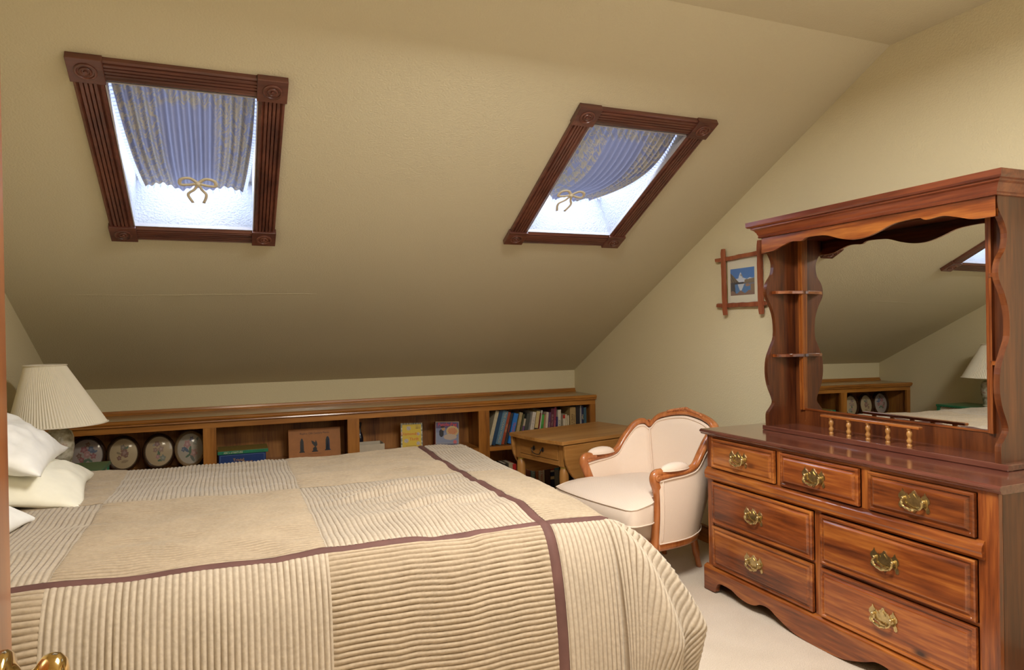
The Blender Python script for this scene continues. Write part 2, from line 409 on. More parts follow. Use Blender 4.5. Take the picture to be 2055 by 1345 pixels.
def paint(name, parent, org, au, av, w, h, nx, ny, fn, mat=None, dome=None, mask=None):
    """a flat (or domed) printed picture: a grid whose cells carry the printed colours"""
    org, au, av = Vector(org), Vector(au).normalized(), Vector(av).normalized(); nn = au.cross(av)
    vs = []; fs = []; cols = []; idx = {}
    def vid(i, j):
        if (i, j) not in idx:
            u, v = i / nx, j / ny
            d = dome(u, v) if dome else 0
            vs.append(org + au * (u * w) + av * (v * h) + nn * d); idx[(i, j)] = len(vs) - 1
        return idx[(i, j)]
    for j in range(ny):
        for i in range(nx):
            u, v = (i + .5) / nx, (j + .5) / ny
            if mask and not mask(u, v): continue
            fs.append((vid(i, j), vid(i + 1, j), vid(i + 1, j + 1), vid(i, j + 1))); cols.append(fn(u, v))
    mb = MB(); mb.v = [tuple(v) for v in vs]; mb.f = fs
    o = mb.build(name, mat or MT['print'], parent, smooth=bool(dome), fix=False)
    ca = o.data.color_attributes.new('Col', 'FLOAT_COLOR', 'CORNER')
    arr = np.repeat(np.array([(*c, 1.0) for c in cols], dtype=np.float32), 4, axis=0).ravel()
    ca.data.foreach_set('color', arr)
    return o
def text(body, parent, loc, size, mat, xdir, ydir, extrude=.0004, name='lettering', sx=1.0):
    cu = bpy.data.curves.new(name, 'FONT'); cu.body = body; cu.size = size; cu.align_x = 'CENTER'; cu.align_y = 'CENTER'
    cu.extrude = extrude; cu.resolution_u = 2
    cu.materials.append(mat)
    o = bpy.data.objects.new(name, cu); C.objects.link(o); o.parent = parent
    root = parent
    while root.parent is not None: root = root.parent
    g = Vector(ORG.get(root.name, (0, 0, 0)))
    x = Vector(xdir).normalized(); y = Vector(ydir).normalized(); z = x.cross(y)
    m = Matrix((x * sx, y, z)).transposed().to_4x4(); m.translation = Vector(loc) - g
    o.parent = None
    me = bpy.data.meshes.new_from_object(o); bpy.data.objects.remove(o); bpy.data.curves.remove(cu)
    me.name = name; o = bpy.data.objects.new(name, me); C.objects.link(o); o.parent = parent
    o.matrix_local = m
    return o
def struct(mb, name, mat, parent=None, **k):
    return mb.build(name, mat, parent, kind='structure' if parent is None else None, **k)
def vnoise(seed):
    rs = np.random.RandomState(seed); T = rs.rand(64, 64)
    def f(x, y):
        x = np.asarray(x, float); y = np.asarray(y, float)
        xi = np.floor(x).astype(int); yi = np.floor(y).astype(int); fx = x - xi; fy = y - yi
        fx = fx * fx * (3 - 2 * fx); fy = fy * fy * (3 - 2 * fy)
        a = T[xi % 64, yi % 64]; b = T[(xi + 1) % 64, yi % 64]; c = T[xi % 64, (yi + 1) % 64]; d = T[(xi + 1) % 64, (yi + 1) % 64]
        return (a * (1 - fx) + b * fx) * (1 - fy) + (c * (1 - fx) + d * fx) * fy - .5
    return f

# ------------------------------------------------------------------ room shell
q = MB().add([(XL, -1.3, 0), (XR, -1.3, 0), (XR, YK, 0), (XL, YK, 0)], [(0, 1, 2, 3)])
struct(q, 'floor', MT['carpet'], fix=False)
q = MB().add([(XL, YF, Z3), (XR, YF, Z3), (XR, Y3, Z3), (XL, Y3, Z3)], [(3, 2, 1, 0)])
struct(q, 'ceiling', MT['slope'], fix=False)
# sloped ceiling with two openings
HOLES = [(x0 + CAS, x1 - CAS, s0 + CAS + .003, s1 - CAS - .003) for x0, x1, s0, s1 in SKY]
xs = sorted({XL, XR} | {h[0] for h in HOLES} | {h[1] for h in HOLES}); ss = sorted({0.0, L_S} | {h[2] for h in HOLES} | {h[3] for h in HOLES})
q = MB()
for i in range(len(xs) - 1):
    for j in range(len(ss) - 1):
        cx, cs = (xs[i] + xs[i + 1]) / 2, (ss[j] + ss[j + 1]) / 2
        if any(h[0] < cx < h[1] and h[2] < cs < h[3] for h in HOLES): continue
        q.add([SL(xs[i], ss[j]), SL(xs[i + 1], ss[j]), SL(xs[i + 1], ss[j + 1]), SL(xs[i], ss[j + 1])], [(0, 1, 2, 3)])
sc_ = struct(q, 'ceiling_slope', MT['slope'], fix=False)
q = MB().add([(XL, YK, 0), (XR, YK, 0), (XR, YK, Z1), (XL, YK, Z1)], [(0, 1, 2, 3)])
struct(q, 'wall_back', MT['wall'], fix=False)
for nm, X in (('wall_right', XR), ('wall_left', XL)):
    q = MB().add([(X, YF - .12, 0), (X, YK, 0), (X, YK, Z1), (X, Y3, Z3), (X, YF - .12, Z3)], [(0, 1, 2, 3, 4)])
    struct(q, nm, MT['wall'], fix=False)
# front wall with the doorway the camera stands in and an added, unseen window further right
DX0, DX1, DH = -.19, .62, 2.03
WX0, WX1, WZ0, WZ1 = 1.2, 2.24, 1.0, 2.0
q = MB()
for (a, b_, c, d) in [(XL, DX0, 0, Z3), (DX0, DX1, DH, Z3), (DX1, WX0, 0, Z3), (WX0, WX1, 0, WZ0), (WX0, WX1, WZ1, Z3), (WX1, XR, 0, Z3)]:
    q.box(a, b_, YF - .12, YF, c, d)
struct(q, 'wall_front', MT['wall'])
q = MB().box(XL, XR, -1.32, -1.30, 0, Z3).box(XL, XR, -1.3, YF - .12, Z3, Z3 + .02).box(XL - .02, XL, -1.3, YF - .12, 0, Z3).box(XR, XR + .02, -1.3, YF - .12, 0, Z3)
struct(q, 'wall_hallway', MT['wall'])
w3 = MB()
for (a, b_, c, d) in [(WX0 - .06, WX0, WZ0 - .06, WZ1 + .06), (WX1, WX1 + .06, WZ0 - .06, WZ1 + .06), (WX0, WX1, WZ0 - .06, WZ0), (WX0, WX1, WZ1, WZ1 + .06)]:
    w3.box(a, b_, YF, YF + .015, c, d)
w3.box(WX0, WX1, YF - .06, YF - .05, WZ0, WZ1)
struct(w3, 'window_3', MT['cas'])  # unseen window frame, added to go with the front fill light
# baseboards
def baseboard(name, x0, x1, y0, y1, m):
    b = MB(); b.box(x0, x1, y0, y1, 0, .085)
    if x1 - x0 < .05: b.box(x0 + (.004 if X_IN > 0 else 0), x1 - (0 if X_IN > 0 else .004), y0, y1, .085, .098)
    struct(b, name, m, bev=.003)
X_IN = 1
baseboard('baseboard_right', XR - .016, XR, YF, YK - .34, MT['sy'])
X_IN = -1
baseboard('baseboard_left', XL, XL + .016, YF, YK - .34, MT['sy'])
# seam line on the slope and a small crack on the knee wall
q = MB(); pr = None
rr = random.Random(3)
pts = [SL(x, 1.172 + rr.uniform(-.004, .004) + .012 * math.sin(x * 3), .0006) for x in np.linspace(-.75, .45, 22)]
for p, p2 in zip(pts, pts[1:]): q.add([p, p2, p2 + E_S * .0025 + N_S * .0012, p + E_S * .0025 + N_S * .0012, p2 + E_S * .006, p + E_S * .006], [(0, 1, 2, 3), (3, 2, 4, 5)])
q.build('drywall_seam', MT['slope'], sc_, fix=False)
# skylights
def skylight(n, x0, x1, s0, s1, hole):
    root = bpy.data.objects.new('window_%d' % n, None); C.objects.link(root); root.location = SL((x0 + x1) / 2, (s0 + s1) / 2)
    ORG[root.name] = tuple(root.location); root['kind'] = 'structure'
    ix0, ix1, is0, is1 = x0 + CAS, x1 - CAS, s0 + CAS, s1 - CAS
    # fluted casing: cross-section (offset across, height)
    def prof():
        p = [(0, 0), (0, .016), (.008, .019), (.014, .012)]
        for k in range(4):
            a = .018 + k * .014
            p += [(a, .019), (a + .009, .019), (a + .0115, .0125)]
        p += [(.080, .019), (CAS - .002, .012), (CAS, 0)]
        return p
    P = prof()
    def cas(fn, a, b, mat):
        m = MB().prism(P, fn, a, b); m.build('casing', mat, root)
    cb = .104
    cas(lambda p, h, t: SL(x0 + p, t, h), s0 + cb - .01, s1 - cb + .01, MT['casy'])
    cas(lambda p, h, t: SL(x1 - p, t, h), s0 + cb - .01, s1 - cb + .01, MT['casy'])
    cas(lambda p, h, t: SL(t, s0 + p, h), x0 + cb - .01, x1 - cb + .01, MT['cas'])
    cas(lambda p, h, t: SL(t, s1 - p, h), x0 + cb - .01, x1 - cb + .01, MT['cas'])
    for cx, cs in ((x0 + cb / 2 - .006, s0 + cb / 2 - .006), (x1 - cb / 2 + .006, s0 + cb / 2 - .006), (x0 + cb / 2 - .006, s1 - cb / 2 + .006), (x1 - cb / 2 + .006, s1 - cb / 2 + .006)):
        h = cb / 2
        blk = MB().prism([(-h, -h), (h, -h), (h, h), (-h, h)], lambda p, r, t: SL(cx + p, cs + r, t), 0, .026).build('corner_block', MT['cas'], root, bev=.002)
        prf = [(.0, .026), (.034, .026), (.034, .029), (.031, .031), (.027, .031), (.025, .027), (.020, .0265), (.018, .030), (.014, .0315), (.011, .028), (.007, .028), (.0055, .033), (.0, .034)]
        m = MB(); nn = 20
        vs = [SL(cx + r * math.cos(2 * PI * i / nn), cs + r * math.sin(2 * PI * i / nn), h_) for r, h_ in prf for i in range(nn)]
        m.add(vs, [(j * nn + i, j * nn + (i + 1) % nn, (j + 1) * nn + (i + 1) % nn, (j + 1) * nn + i) for j in range(len(prf) - 1) for i in range(nn)])
        autosmooth(m.build('rosette', MT['cas'], blk), .5)
    hx0, hx1, hs0, hs1 = hole
    # white jamb liner, textured shaft, sash and glass
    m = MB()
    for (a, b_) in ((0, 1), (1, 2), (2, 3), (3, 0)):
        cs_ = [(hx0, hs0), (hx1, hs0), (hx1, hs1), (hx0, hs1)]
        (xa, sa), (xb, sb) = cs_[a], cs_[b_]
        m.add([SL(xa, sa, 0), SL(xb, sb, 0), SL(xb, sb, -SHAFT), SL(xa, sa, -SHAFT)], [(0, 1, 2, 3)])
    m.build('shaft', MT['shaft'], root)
    m = MB()
    t = .016
    for (a, b_, c, d) in ((hx0, hx0 + .004, hs0, hs1), (hx1 - .004, hx1, hs0, hs1), (hx0, hx1, hs0, hs0 + .004), (hx0, hx1, hs1 - .004, hs1)):
        m.prism([(a, c), (b_, c), (b_, d), (a, d)], lambda p, r, tt: SL(p, r, tt), -.004, .012)
    m.build('liner', MT['linr'], root)
    m = MB()
    for (a, b_, c, d) in ((hx0, hx0 + .03, hs0, hs1), (hx1 - .03, hx1, hs0, hs1), (hx0 + .03, hx1 - .03, hs0, hs0 + .03), (hx0 + .03, hx1 - .03, hs1 - .03, hs1)):
        m.prism([(a, c), (b_, c), (b_, d), (a, d)], lambda p, r, tt: SL(p, r, tt), -SHAFT, -SHAFT + .03)
    m.build('sash', MT['white'], root)
    MB().prism([(hx0, hs0), (hx1, hs0), (hx1, hs1), (hx0, hs1)], lambda p, r, tt: SL(p, r, tt), -SHAFT - .008, -SHAFT).build('pane', MT['glass'], root)
for n, (w_, h_) in enumerate(zip(SKY, HOLES)): skylight(n + 1, *w_, h_)

# curtains hung inside the two shafts
def curtain(hole, label, kind):
    hx0, hx1, hs0, hs1 = hole; wd = hx1 - hx0; ln = hs1 - hs0
    top = hs1 - .012
    if kind == 0:
        drop = .80 * ln; ctr = .52; swing = 0
    else:
        drop = .80 * ln; ctr = .30; swing = .35
    root = thing('curtain', label, 'curtain', SL((hx0 + hx1) / 2, top, -.03), group='curtains in the skylights')
    nz = vnoise(11 + kind)
    def P(u, v):     # v: 0 bottom, 1 top
        t = 1 - v
        if kind == 0:
            xl = .01 + .10 * t; xr = .985 - .075 * t ** 1.5
            x = hx0 + wd * (xl + (xr - xl) * u)
            L = drop + .012 * math.cos(u * 19) * t + .018 * math.exp(-((u - .38) / .06) ** 2) * t
        else:
            xl = .005; xr = .985 - .33 * t ** 2.6
            x = hx0 + wd * (xl + (xr - xl) * u)
            L = drop * (1 - .06 * (1 - u)) + .02 * math.cos(u * 17) * t
        # gathered folds fan out from the rod and meet around the tie
        fold = math.sin(u * 2 * PI * (13 + 2 * kind) + 2.2 * t + 1.5 * float(nz(u * 6, t * 2)))
        amp = (.011 + .006 * math.sin(t * PI)) * (1 - .5 * t)
        belly = .075 * math.sin(PI * min(1, t * 1.02)) * (math.sin(PI * (.12 + .76 * u)) ** .7)
        s = top - L * t
        d = -.05 + belly - .05 * t + fold * amp
        if abs(u - ctr) < .16: d += .01 * math.cos((u - ctr) / .16 * PI / 2) * t
        return SL(x, s, d)
    nu, nv = 140, 50
    m = MB().grid(P, nu, nv); o = m.build('drape', MT['curtain'], root, smooth=True, fix=False)
    uvl = o.data.uv_layers.new(name='UVMap'); w = nu + 1
    arr = np.zeros((len(o.data.loops), 2), dtype=np.float32); li = np.zeros(len(o.data.loops), dtype=np.int32); o.data.loops.foreach_get('vertex_index', li)
    arr[:, 0] = (li % w) / nu; arr[:, 1] = (li // w) / nv; uvl.data.foreach_set('uv', arr.ravel())
    # frilled header on its rod, frilled sides and hem
    hd = MB()
    def H(u, v):
        x = hx0 + wd * (.01 + .98 * u); return SL(x, top + .004 - .035 * v, -.045 + .012 * math.sin(u * 2 * PI * 34) * (1 - .3 * v))
    hd.grid(H, 270, 3); hd.build('heading', MT['sheer'], root, smooth=True, fix=False)
    MB().tube([SL(hx0 + .002, top - .015, -.05), SL(hx1 - .002, top - .015, -.05)], .005, 8).build('rod', MT['white'], root, smooth=True)
    fr = MB()
    for (u0, u1, v0, v1, n_) in ((0, 0, 0, 1, 80), (1, 1, 0, 1, 80), (0, 1, 0, 0, 60)):
        for i in range(n_):
            a, b_ = i / n_, (i + 1) / n_
            p = P(u0 + (u1 - u0) * a, v0 + (v1 - v0) * a); q_ = P(u0 + (u1 - u0) * b_, v0 + (v1 - v0) * b_)
            if u0 == u1: od = Vector((-1 if u0 == 0 else 1, 0, 0)) * .012
            else: od = -E_S * .016
            wv = N_S * (.009 * (1 if i % 2 else -1))
            wv2 = -wv
            fr.add([p, q_, q_ + od + wv2, p + od + wv], [(0, 1, 2, 3)])
    fr.build('frill', MT['sheer'], root, smooth=True, fix=False)
    # ribbon bow
    c = P(ctr + .02, .22) + N_S * .028
    bw = MB(); X = Vector((1, 0, 0)); U_ = E_S
    for sx, sy in ((-1, 1), (1, 1)):
        loop = [c, c + X * (.030 * sx) + U_ * .030, c + X * (.062 * sx) + U_ * .020, c + X * (.066 * sx) - U_ * .012, c + X * (.034 * sx) - U_ * .012, c]
        bw.tube(smoothline(loop, 5), .0016, 6, ry=.0085, upv=N_S)
    for sx, ex in ((-1, .040), (1, .030)):
        bw.tube(smoothline([c, c + X * (.014 * sx) - U_ * .04, c + X * (ex * sx) - U_ * .075, c + X * (ex * .6 * sx) - U_ * .13], 5), .0014, 6, ry=.007, upv=N_S)
    bw.lathe([(.0, -.008), (.010, -.004), (.010, .004), (.0, .008)], c, 10)
    bw.build('bow', MT['ribbon'], root, smooth=True)
    return root
def sheer_mat():
    m, nt, b = newmat('sheer_frill'); b.inputs['Base Color'].default_value = (.62, .64, .74, 1); b.inputs['Roughness'].default_value = .8
    tr = N(nt, 'ShaderNodeBsdfTranslucent'); tr.inputs[0].default_value = (.55, .58, .70, 1)
    mx = N(nt, 'ShaderNodeMixShader'); mx.inputs[0].default_value = .45
    nt.links.new(b.outputs[0], mx.inputs[1]); nt.links.new(tr.outputs[0], mx.inputs[2]); nt.links.new(mx.outputs[0], nt.nodes['Material Output'].inputs[0]); return m
MT['sheer'] = sheer_mat(); MT['ribbon'] = plain('beige_ribbon', (.70, .64, .50), .5)
curtain(HOLES[0], 'blue-grey floral sheer curtain with a bow in the left skylight, above the bed', 0)
curtain(HOLES[1], 'bluish sheer curtain pulled to one side in the right skylight, nearer the dresser', 1)

# ------------------------------------------------------------------ door (open, beside the camera) with its brass knob
d0 = Vector((-.1985, .800, 0)); dd = Vector((-.174, .04, 0)) - d0; dl = dd.length; dd.normalize(); dn = Vector((-dd.y, dd.x, 0))
if dn.x < 0: dn = -dn
door = bpy.data.objects.new('door_1', None); C.objects.link(door); door.location = d0; door['kind'] = 'structure'; ORG[door.name] = tuple(d0)
def dpt(a, n_, z): return d0 + dd * a + dn * n_ + Vector((0, 0, z))
m = MB().prism([(0, 0), (.72, 0), (.72, -.035), (0, -.035)], lambda p, q_, t: dpt(p, q_, t), .012, 2.02); m.build('leaf', MT['doorwood'], door, bev=.0015)
for z0, z1 in ((.25, .85), (1.08, 1.9)):
    for a0, a1 in ((.12, .33), (.40, .61)):
        m = MB().prism([(a0, z0), (a1, z0), (a1, z1), (a0, z1)], lambda p, q_, t: dpt(p, t, q_), 0, .004)
        m.prism([(a0 + .02, z0 + .02), (a1 - .02, z0 + .02), (a1 - .02, z1 - .02), (a0 + .02, z1 - .02)], lambda p, q_, t: dpt(p, t, q_), .004, .007)
        m.build('panel', MT['doorwood'], door)
def lathe_dir(prof, c, ax, n=28):
    ax = Vector(ax).normalized(); a = ax.orthogonal().normalized(); b_ = ax.cross(a); m = MB()
    vs = [Vector(c) + ax * h + a * (r * math.cos(2 * PI * i / n)) + b_ * (r * math.sin(2 * PI * i / n)) for r, h in prof for i in range(n)]
    m.add(vs, [(j * n + i, j * n + (i + 1) % n, (j + 1) * n + (i + 1) % n, (j + 1) * n + i) for j in range(len(prof) - 1) for i in range(n)])
    m.add([vs[i] for i in range(n)], [tuple(range(n))]); m.add([vs[(len(prof) - 1) * n + i] for i in range(n)], [tuple(range(n))[::-1]])
    return m
kc = dpt(.045, 0, .935)
kn = lathe_dir([(.032, 0), (.032, .004), (.029, .008), (.020, .010), (.016, .013), (.011, .016), (.010, .022), (.012, .026), (.017, .029), (.0215, .033), (.023, .039), (.0215, .046), (.016, .051), (.009, .053), (.001, .0535)], kc, dn)
k_ = kn.build('knob', MT['brassp'], door, smooth=True, label='polished brass door knob')
pl = MB().prism([(-.0005, .89), (.002, .89), (.002, .98), (-.0005, .98)], lambda p, q_, t: dpt(-p, t, q_), -.030, -.006); pl.build('latch_plate', MT['brassp'], door)

# ------------------------------------------------------------------ built-in bookcase under the knee wall
YS = 4.613
bc = thing('bookcase', 'long low built-in oak bookcase running along the knee wall behind the bed', 'bookcase', (.8, YS, 0))
g = .0015
MB().box(XL + g, XR - g, YS - .012, YK - g, .742, .764).build('top_board', MT['stop'], bc, bev=.004)
nb = MB().prism([(YS - .024, .744), (YS - .026, .752), (YS - .022, .760), (YS - .012, .765), (YS - .012, .728), (YS - .018, .732), (YS - .016, .739)],
                lambda p, q_, t: (t, p, q_), XL + g, XR - g)
nb.build('nosing', MT['sx'], bc)
MB().box(XL + g, XR - g, YS, YS + .02, .692, .7415).build('top_rail', MT['sx'], bc, bev=.001)
MB().box(XL + g, XR - g, YS, YS + .02, .0, .075).build('bottom_rail', MT['sx'], bc, bev=.001)
stiles = [(XL + g, XL + .05), (-.155, -.08), (.715, .792), (1.632, 1.713), (2.532, XR - g)]
for a, b_ in stiles: MB().box(a, b_, YS - .0012, YS + .02, .075, .692).build('stile', MT['sz'], bc, bev=.001)
cols_ = [(XL + .05, -.155), (-.08, .715), (.792, 1.632), (1.713, 2.532)]
for k, (a, b_) in enumerate(cols_):
    MB().box(a - .012, b_ + .012, YS + .001, YK - .022, .402, .430).build('shelf_board', MT['sx'], bc, bev=.001)
    MB().box(a - .012, b_ + .012, YS + .021, YK - .022, .055, .075).build('shelf_board', MT['sx'], bc)
for a, b_ in stiles[1:4]:
    c = (a + b_) / 2; MB().box(c - .012, c + .012, YS + .021, YK - .022, .0, .741).build('divider', MT['sback'], bc)
    c = c
MB().box(XL + .02, XL + .03, YS + .021, YK - .022, .0, .741).build('divider', MT['sback'], bc)
MB().box(XR - .03, XR - .02, YS + .021, YK - .022, .0, .741).build('divider', MT['sback'], bc)
MB().box(XL + g, XR - g, YK - .02, YK - .012, .0, .741).build('back_panel', MT['sback'], bc)
struct(MB().prism([(YK - .018, .7645), (YK - .018, .772), (YK - .010, .778), (YK - .008, .790), (YK, .793), (YK, .7645)], lambda p, q_, t: (t, p, q_), XL, XR), 'trim_1', MT['sx'])

# ------------------------------------------------------------------ things on the bookcase shelves
SZ = .4305
def rosecols(seed, base, n=9, spread=.30):
    r = random.Random(seed); bl = []
    return r, bl
def floral(seed, ground, petals, leaf, scale=1.0):
    r = random.Random(seed); blobs = []
    centres = petals
    for (cx, cy, rad, col) in centres:
        for k in range(3):
            rr_ = rad * (1 - k * .3); c2 = tuple(min(1, c * (1 - .22 * (k % 2)) + .05 * k) for c in col)
            blobs.append((cx, cy, rr_, c2, 5, r.uniform(0, 6)))
    def fn(u, v):
        x = (u - .5) * 2; y = (v - .5) * 2; c = ground
        for (lx, ly, la, ll, col) in leaf:
            dx, dy = x - lx, y - ly; a_ = dx * math.cos(la) + dy * math.sin(la); b_ = -dx * math.sin(la) + dy * math.cos(la)
            if (a_ / ll) ** 2 + (b_ / (ll * .38)) ** 2 < 1: c = col
        for (cx, cy, rd, col, k, ph) in blobs:
            dx, dy = x - cx, y - cy; a_ = math.atan2(dy, dx); rr_ = rd * (1 + .18 * math.cos(k * a_ + ph))
            if dx * dx + dy * dy < rr_ * rr_: c = col
        return c
    return fn
def oval(x, z, rx, rz, label, dark, fn, y=4.80, tilt=.10):
    zc = SZ + rz * math.cos(tilt) + .0035
    root = thing('oval_picture', label, 'picture', (x, y, zc), rot=(-tilt, 0, 0), group='oval flower pictures in the left shelf bay')
    nn = 40; prof = [(1.0, .012), (1.0, -.004), (.975, -.013), (.93, -.018), (.89, -.012), (.865, -.015), (.83, -.008), (.80, -.003), (.80, .012)]
    vs = [(rx * k * math.cos(2 * PI * i / nn), h, rz * k * math.sin(2 * PI * i / nn)) for k, h in prof for i in range(nn)]
    m = MB().add(vs, [(j * nn + i, j * nn + (i + 1) % nn, (j + 1) % len(prof) * nn + (i + 1) % nn, (j + 1) % len(prof) * nn + i) for j in range(len(prof)) for i in range(nn)])
    autosmooth(m.build('frame', MT['darkwood'] if dark else MT['ovallight'], root), 1.2)
    kx, kz = rx * .83, rz * .83
    o = paint('flower_print', root, (-kx, -.002, -kz), (1, 0, 0), (0, 0, 1), 2 * kx, 2 * kz, 44, 54, fn, MT['needle'],
              dome=lambda u, v: .010 * max(0, 1 - ((u - .5) * 2) ** 2 - ((v - .5) * 2) ** 2), mask=lambda u, v: ((u - .5) ** 2 + (v - .5) ** 2) < .26)
    return root
rose = (.30, .10, .10); pk = (.42, .22, .20); bl = (.10, .13, .20); gn = (.10, .16, .10); br = (.20, .10, .06); gy = (.28, .27, .26)
f1 = floral(1, (.36, .31, .27), [(-.15, .35, .20, rose), (.28, .35, .18, bl), (-.45, .0, .15, br), (.05, .05, .20, pk), (.42, -.05, .16, rose), (-.3, -.25, .16, rose), (.1, .65, .13, br)], [(-.1, -.35, .5, .25, gn), (.2, -.3, -.6, .2, gn), (.5, .2, .3, .18, bl)])
f2 = floral(2, (.46, .36, .21), [(-.02, .42, .17, (.20, .15, .10)), (.08, .05, .26, (.24, .12, .08)), (-.28, -.25, .15, (.22, .11, .07)), (.22, -.12, .12, br)], [(.2, .35, .6, .2, gn), (-.3, .05, -.4, .18, (.25, .2, .12)), (.1, -.5, .2, .25, (.32, .24, .14))])
f3 = floral(3, (.45, .35, .21), [(-.12, .5, .18, (.26, .14, .12)), (.15, .15, .20, (.33, .22, .16)), (-.25, .1, .15, (.30, .18, .13)), (-.08, -.35, .14, pk), (.28, -.45, .2, (.22, .24, .19))], [(0, -.1, 1.4, .28, gn), (-.3, .45, .3, .16, gy), (.1, -.6, .1, .2, gn)])
f4 = floral(4, (.42, .38, .31), [(-.22, .30, .24, (.40, .20, .19)), (.12, .62, .15, (.12, .13, .22)), (.38, .38, .15, (.24, .27, .22)), (.28, -.28, .24, (.42, .25, .20)), (-.52, -.02, .15, bl)], [(-.3, -.05, -.7, .26, (.10, .14, .20)), (.0, -.12, 1.5, .30, gn), (-.2, -.45, .5, .18, gn), (.15, -.6, -1.0, .28, (.15, .17, .14)), (.5, .55, .9, .18, (.16, .2, .18))])
oval(-.800, 0, .103, .118, 'oval flower picture under dark glass, half hidden behind the table lamp', True, f1)
oval(-.606, 0, .093, .112, 'dark-framed oval picture of small brown flowers, beside the picture behind the lamp', True, f2)
oval(-.412, 0, .093, .112, 'dark-framed oval picture of pale pink flowers with a white glint near its top', True, f3)
oval(-.235, 0, .090, .117, 'light-rimmed oval picture of pink and blue roses, against the first oak upright', False, f4, y=4.785)

# green spined book on the blue game box
gb = thing('game_box', 'dark blue game box with gold lettering under the green book', 'box', (.065, 4.70, SZ))
MB().box(-.070, .208, 4.672, 4.90, SZ + .0005, SZ + .082).build('box_lid', MT['blueb'], gb, bev=.002)
MB().box(-.066, .204, 4.676, 4.896, SZ + .0, SZ + .004).build('box_tray', MT['white'], gb)
gt = colmat((.55, .30, .06), .4); ln = MB()
for (a, b_, c, d) in ((-.060, .198, .074, .0752), (-.060, -.0588, .006, .074), (.1968, .198, .006, .074)): ln.box(a, b_, 4.6715, 4.673, SZ + c, SZ + d)
ln.build('border_line', colmat((.20, .30, .50), .4), gb)
text('Trivial', gb, (.045, 4.6712, SZ + .043), .026, gt, (1, 0, 0), (0, 0, 1)); text('Pursuit', gb, (.100, 4.6712, SZ + .030), .020, gt, (1, 0, 0), (0, 0, 1))
def lying_book(root, x0, x1, y0, y1, z, t, m):
    c = MB().box(x0, x1, y0, y0 + .004, z, z + t).box(x0, x1, y0 + .004, y1, z, z + .003).box(x0, x1, y0 + .004, y1, z + t - .003, z + t)
    c.build('cover', m, root, bev=.0015)
    MB().box(x0 + .004, x1 - .004, y0 + .004, y1 - .005, z + .003, z + t - .003).build('page_block', MT['pages'], root)
nbk = thing('book', 'large thin green-spined nature book lying on the blue game box', 'book', (.065, 4.66, SZ + .0825))
lying_book(nbk, -.076, .222, 4.664, 4.88, SZ + .0825, .020, colmat((.02, .20, .10), .35))
MB().box(-.076, .222, 4.672, 4.88, SZ + .1025, SZ + .1032).build('back_board', colmat((.30, .22, .05), .5), nbk, label='olive-gold cover face')
text("ABC's of NATURE", nbk, (.015, 4.6632, SZ + .0925), .017, colmat((.62, .60, .42)), (1, 0, 0), (0, 0, 1), sx=.85)
# brown game box standing on edge
cb_ = thing('game_box', 'brown upright game box printed with black chess pieces', 'box', (.52, 4.74, SZ + .0052), rot=(-.10, 0, 0))
MB().box(-.168, .168, 0, .045, 0, .196).build('box_lid', MT['chess'], cb_, bev=.002)
bk_ = MT['black']
text('Replica 12th Century Pieces', cb_, (0, -.0008, .163), .0165, bk_, (1, 0, 0), (0, 0, 1))
def fig(poly, cx, zb):
    return MB().prism([(cx + a, zb + b) for a, b in poly], lambda p, q_, t: (p, t, q_), -.0012, .0002)
ob = [(-.017, 0), (.017, 0), (.017, .006), (.012, .008), (.011, .070), (.006, .086), (0, .094), (-.006, .086), (-.011, .070), (-.012, .008), (-.017, .006)]
fig(ob, -.083, .040).build('chess_figure', bk_, cb_); fig(ob, .081, .044).build('chess_figure', bk_, cb_); fig([(a * .9 + .012, b * 1.0) for a, b in ob], .074, .044).build('chess_figure', colmat((.02, .03, .07)), cb_)
fig([(-.020, 0), (.020, 0), (.020, .006), (.013, .008), (.012, .026), (.006, .032), (.016, .044), (.014, .060), (.006, .078), (.002, .062), (-.010, .070), (-.022, .076), (-.018, .056), (-.008, .044), (.000, .034), (-.012, .026), (-.013, .008), (-.020, .006)], 0, .040).build('chess_figure', bk_, cb_)
text('Hand Carved Reproductions', cb_, (0, -.0006, .028), .007, colmat((.10, .04, .02)), (1, 0, 0), (0, 0, 1))
# grey open carton and dark bottle
ct = thing('carton', 'open pale grey cardboard box beside the second oak upright', 'box', (.88, 4.70, SZ))
t_ = .003; a, b_, c, d, h = .80, .968, 4.66, 4.80, .078
MB().box(a, b_, c, c + t_, SZ, SZ + h).box(a, b_, d - t_, d, SZ, SZ + h).box(a, a + t_, c + t_, d - t_, SZ, SZ + h).box(b_ - t_, b_, c + t_, d - t_, SZ, SZ + h).box(a + t_, b_ - t_, c + t_, d - t_, SZ, SZ + t_).build('carton_body', MT['cardboard'], ct)
bo = thing('bottle', 'dark narrow bottle behind the grey carton in the third shelf bay', 'bottle', (.822, 4.85, SZ))
autosmooth(MB().lathe([(.022, 0), (.024, .006), (.024, .10), (.018, .125), (.010, .145), (.009, .18), (.0, .18)], (.835, 4.85, SZ), 20).build('bottle_body', colmat((.01, .012, .02), .15), bo))
autosmooth(MB().lathe([(.012, .18), (.012, .205), (.009, .208), (.0, .208)], (.835, 4.85, SZ), 16).build('cap', MT['black'], bo))
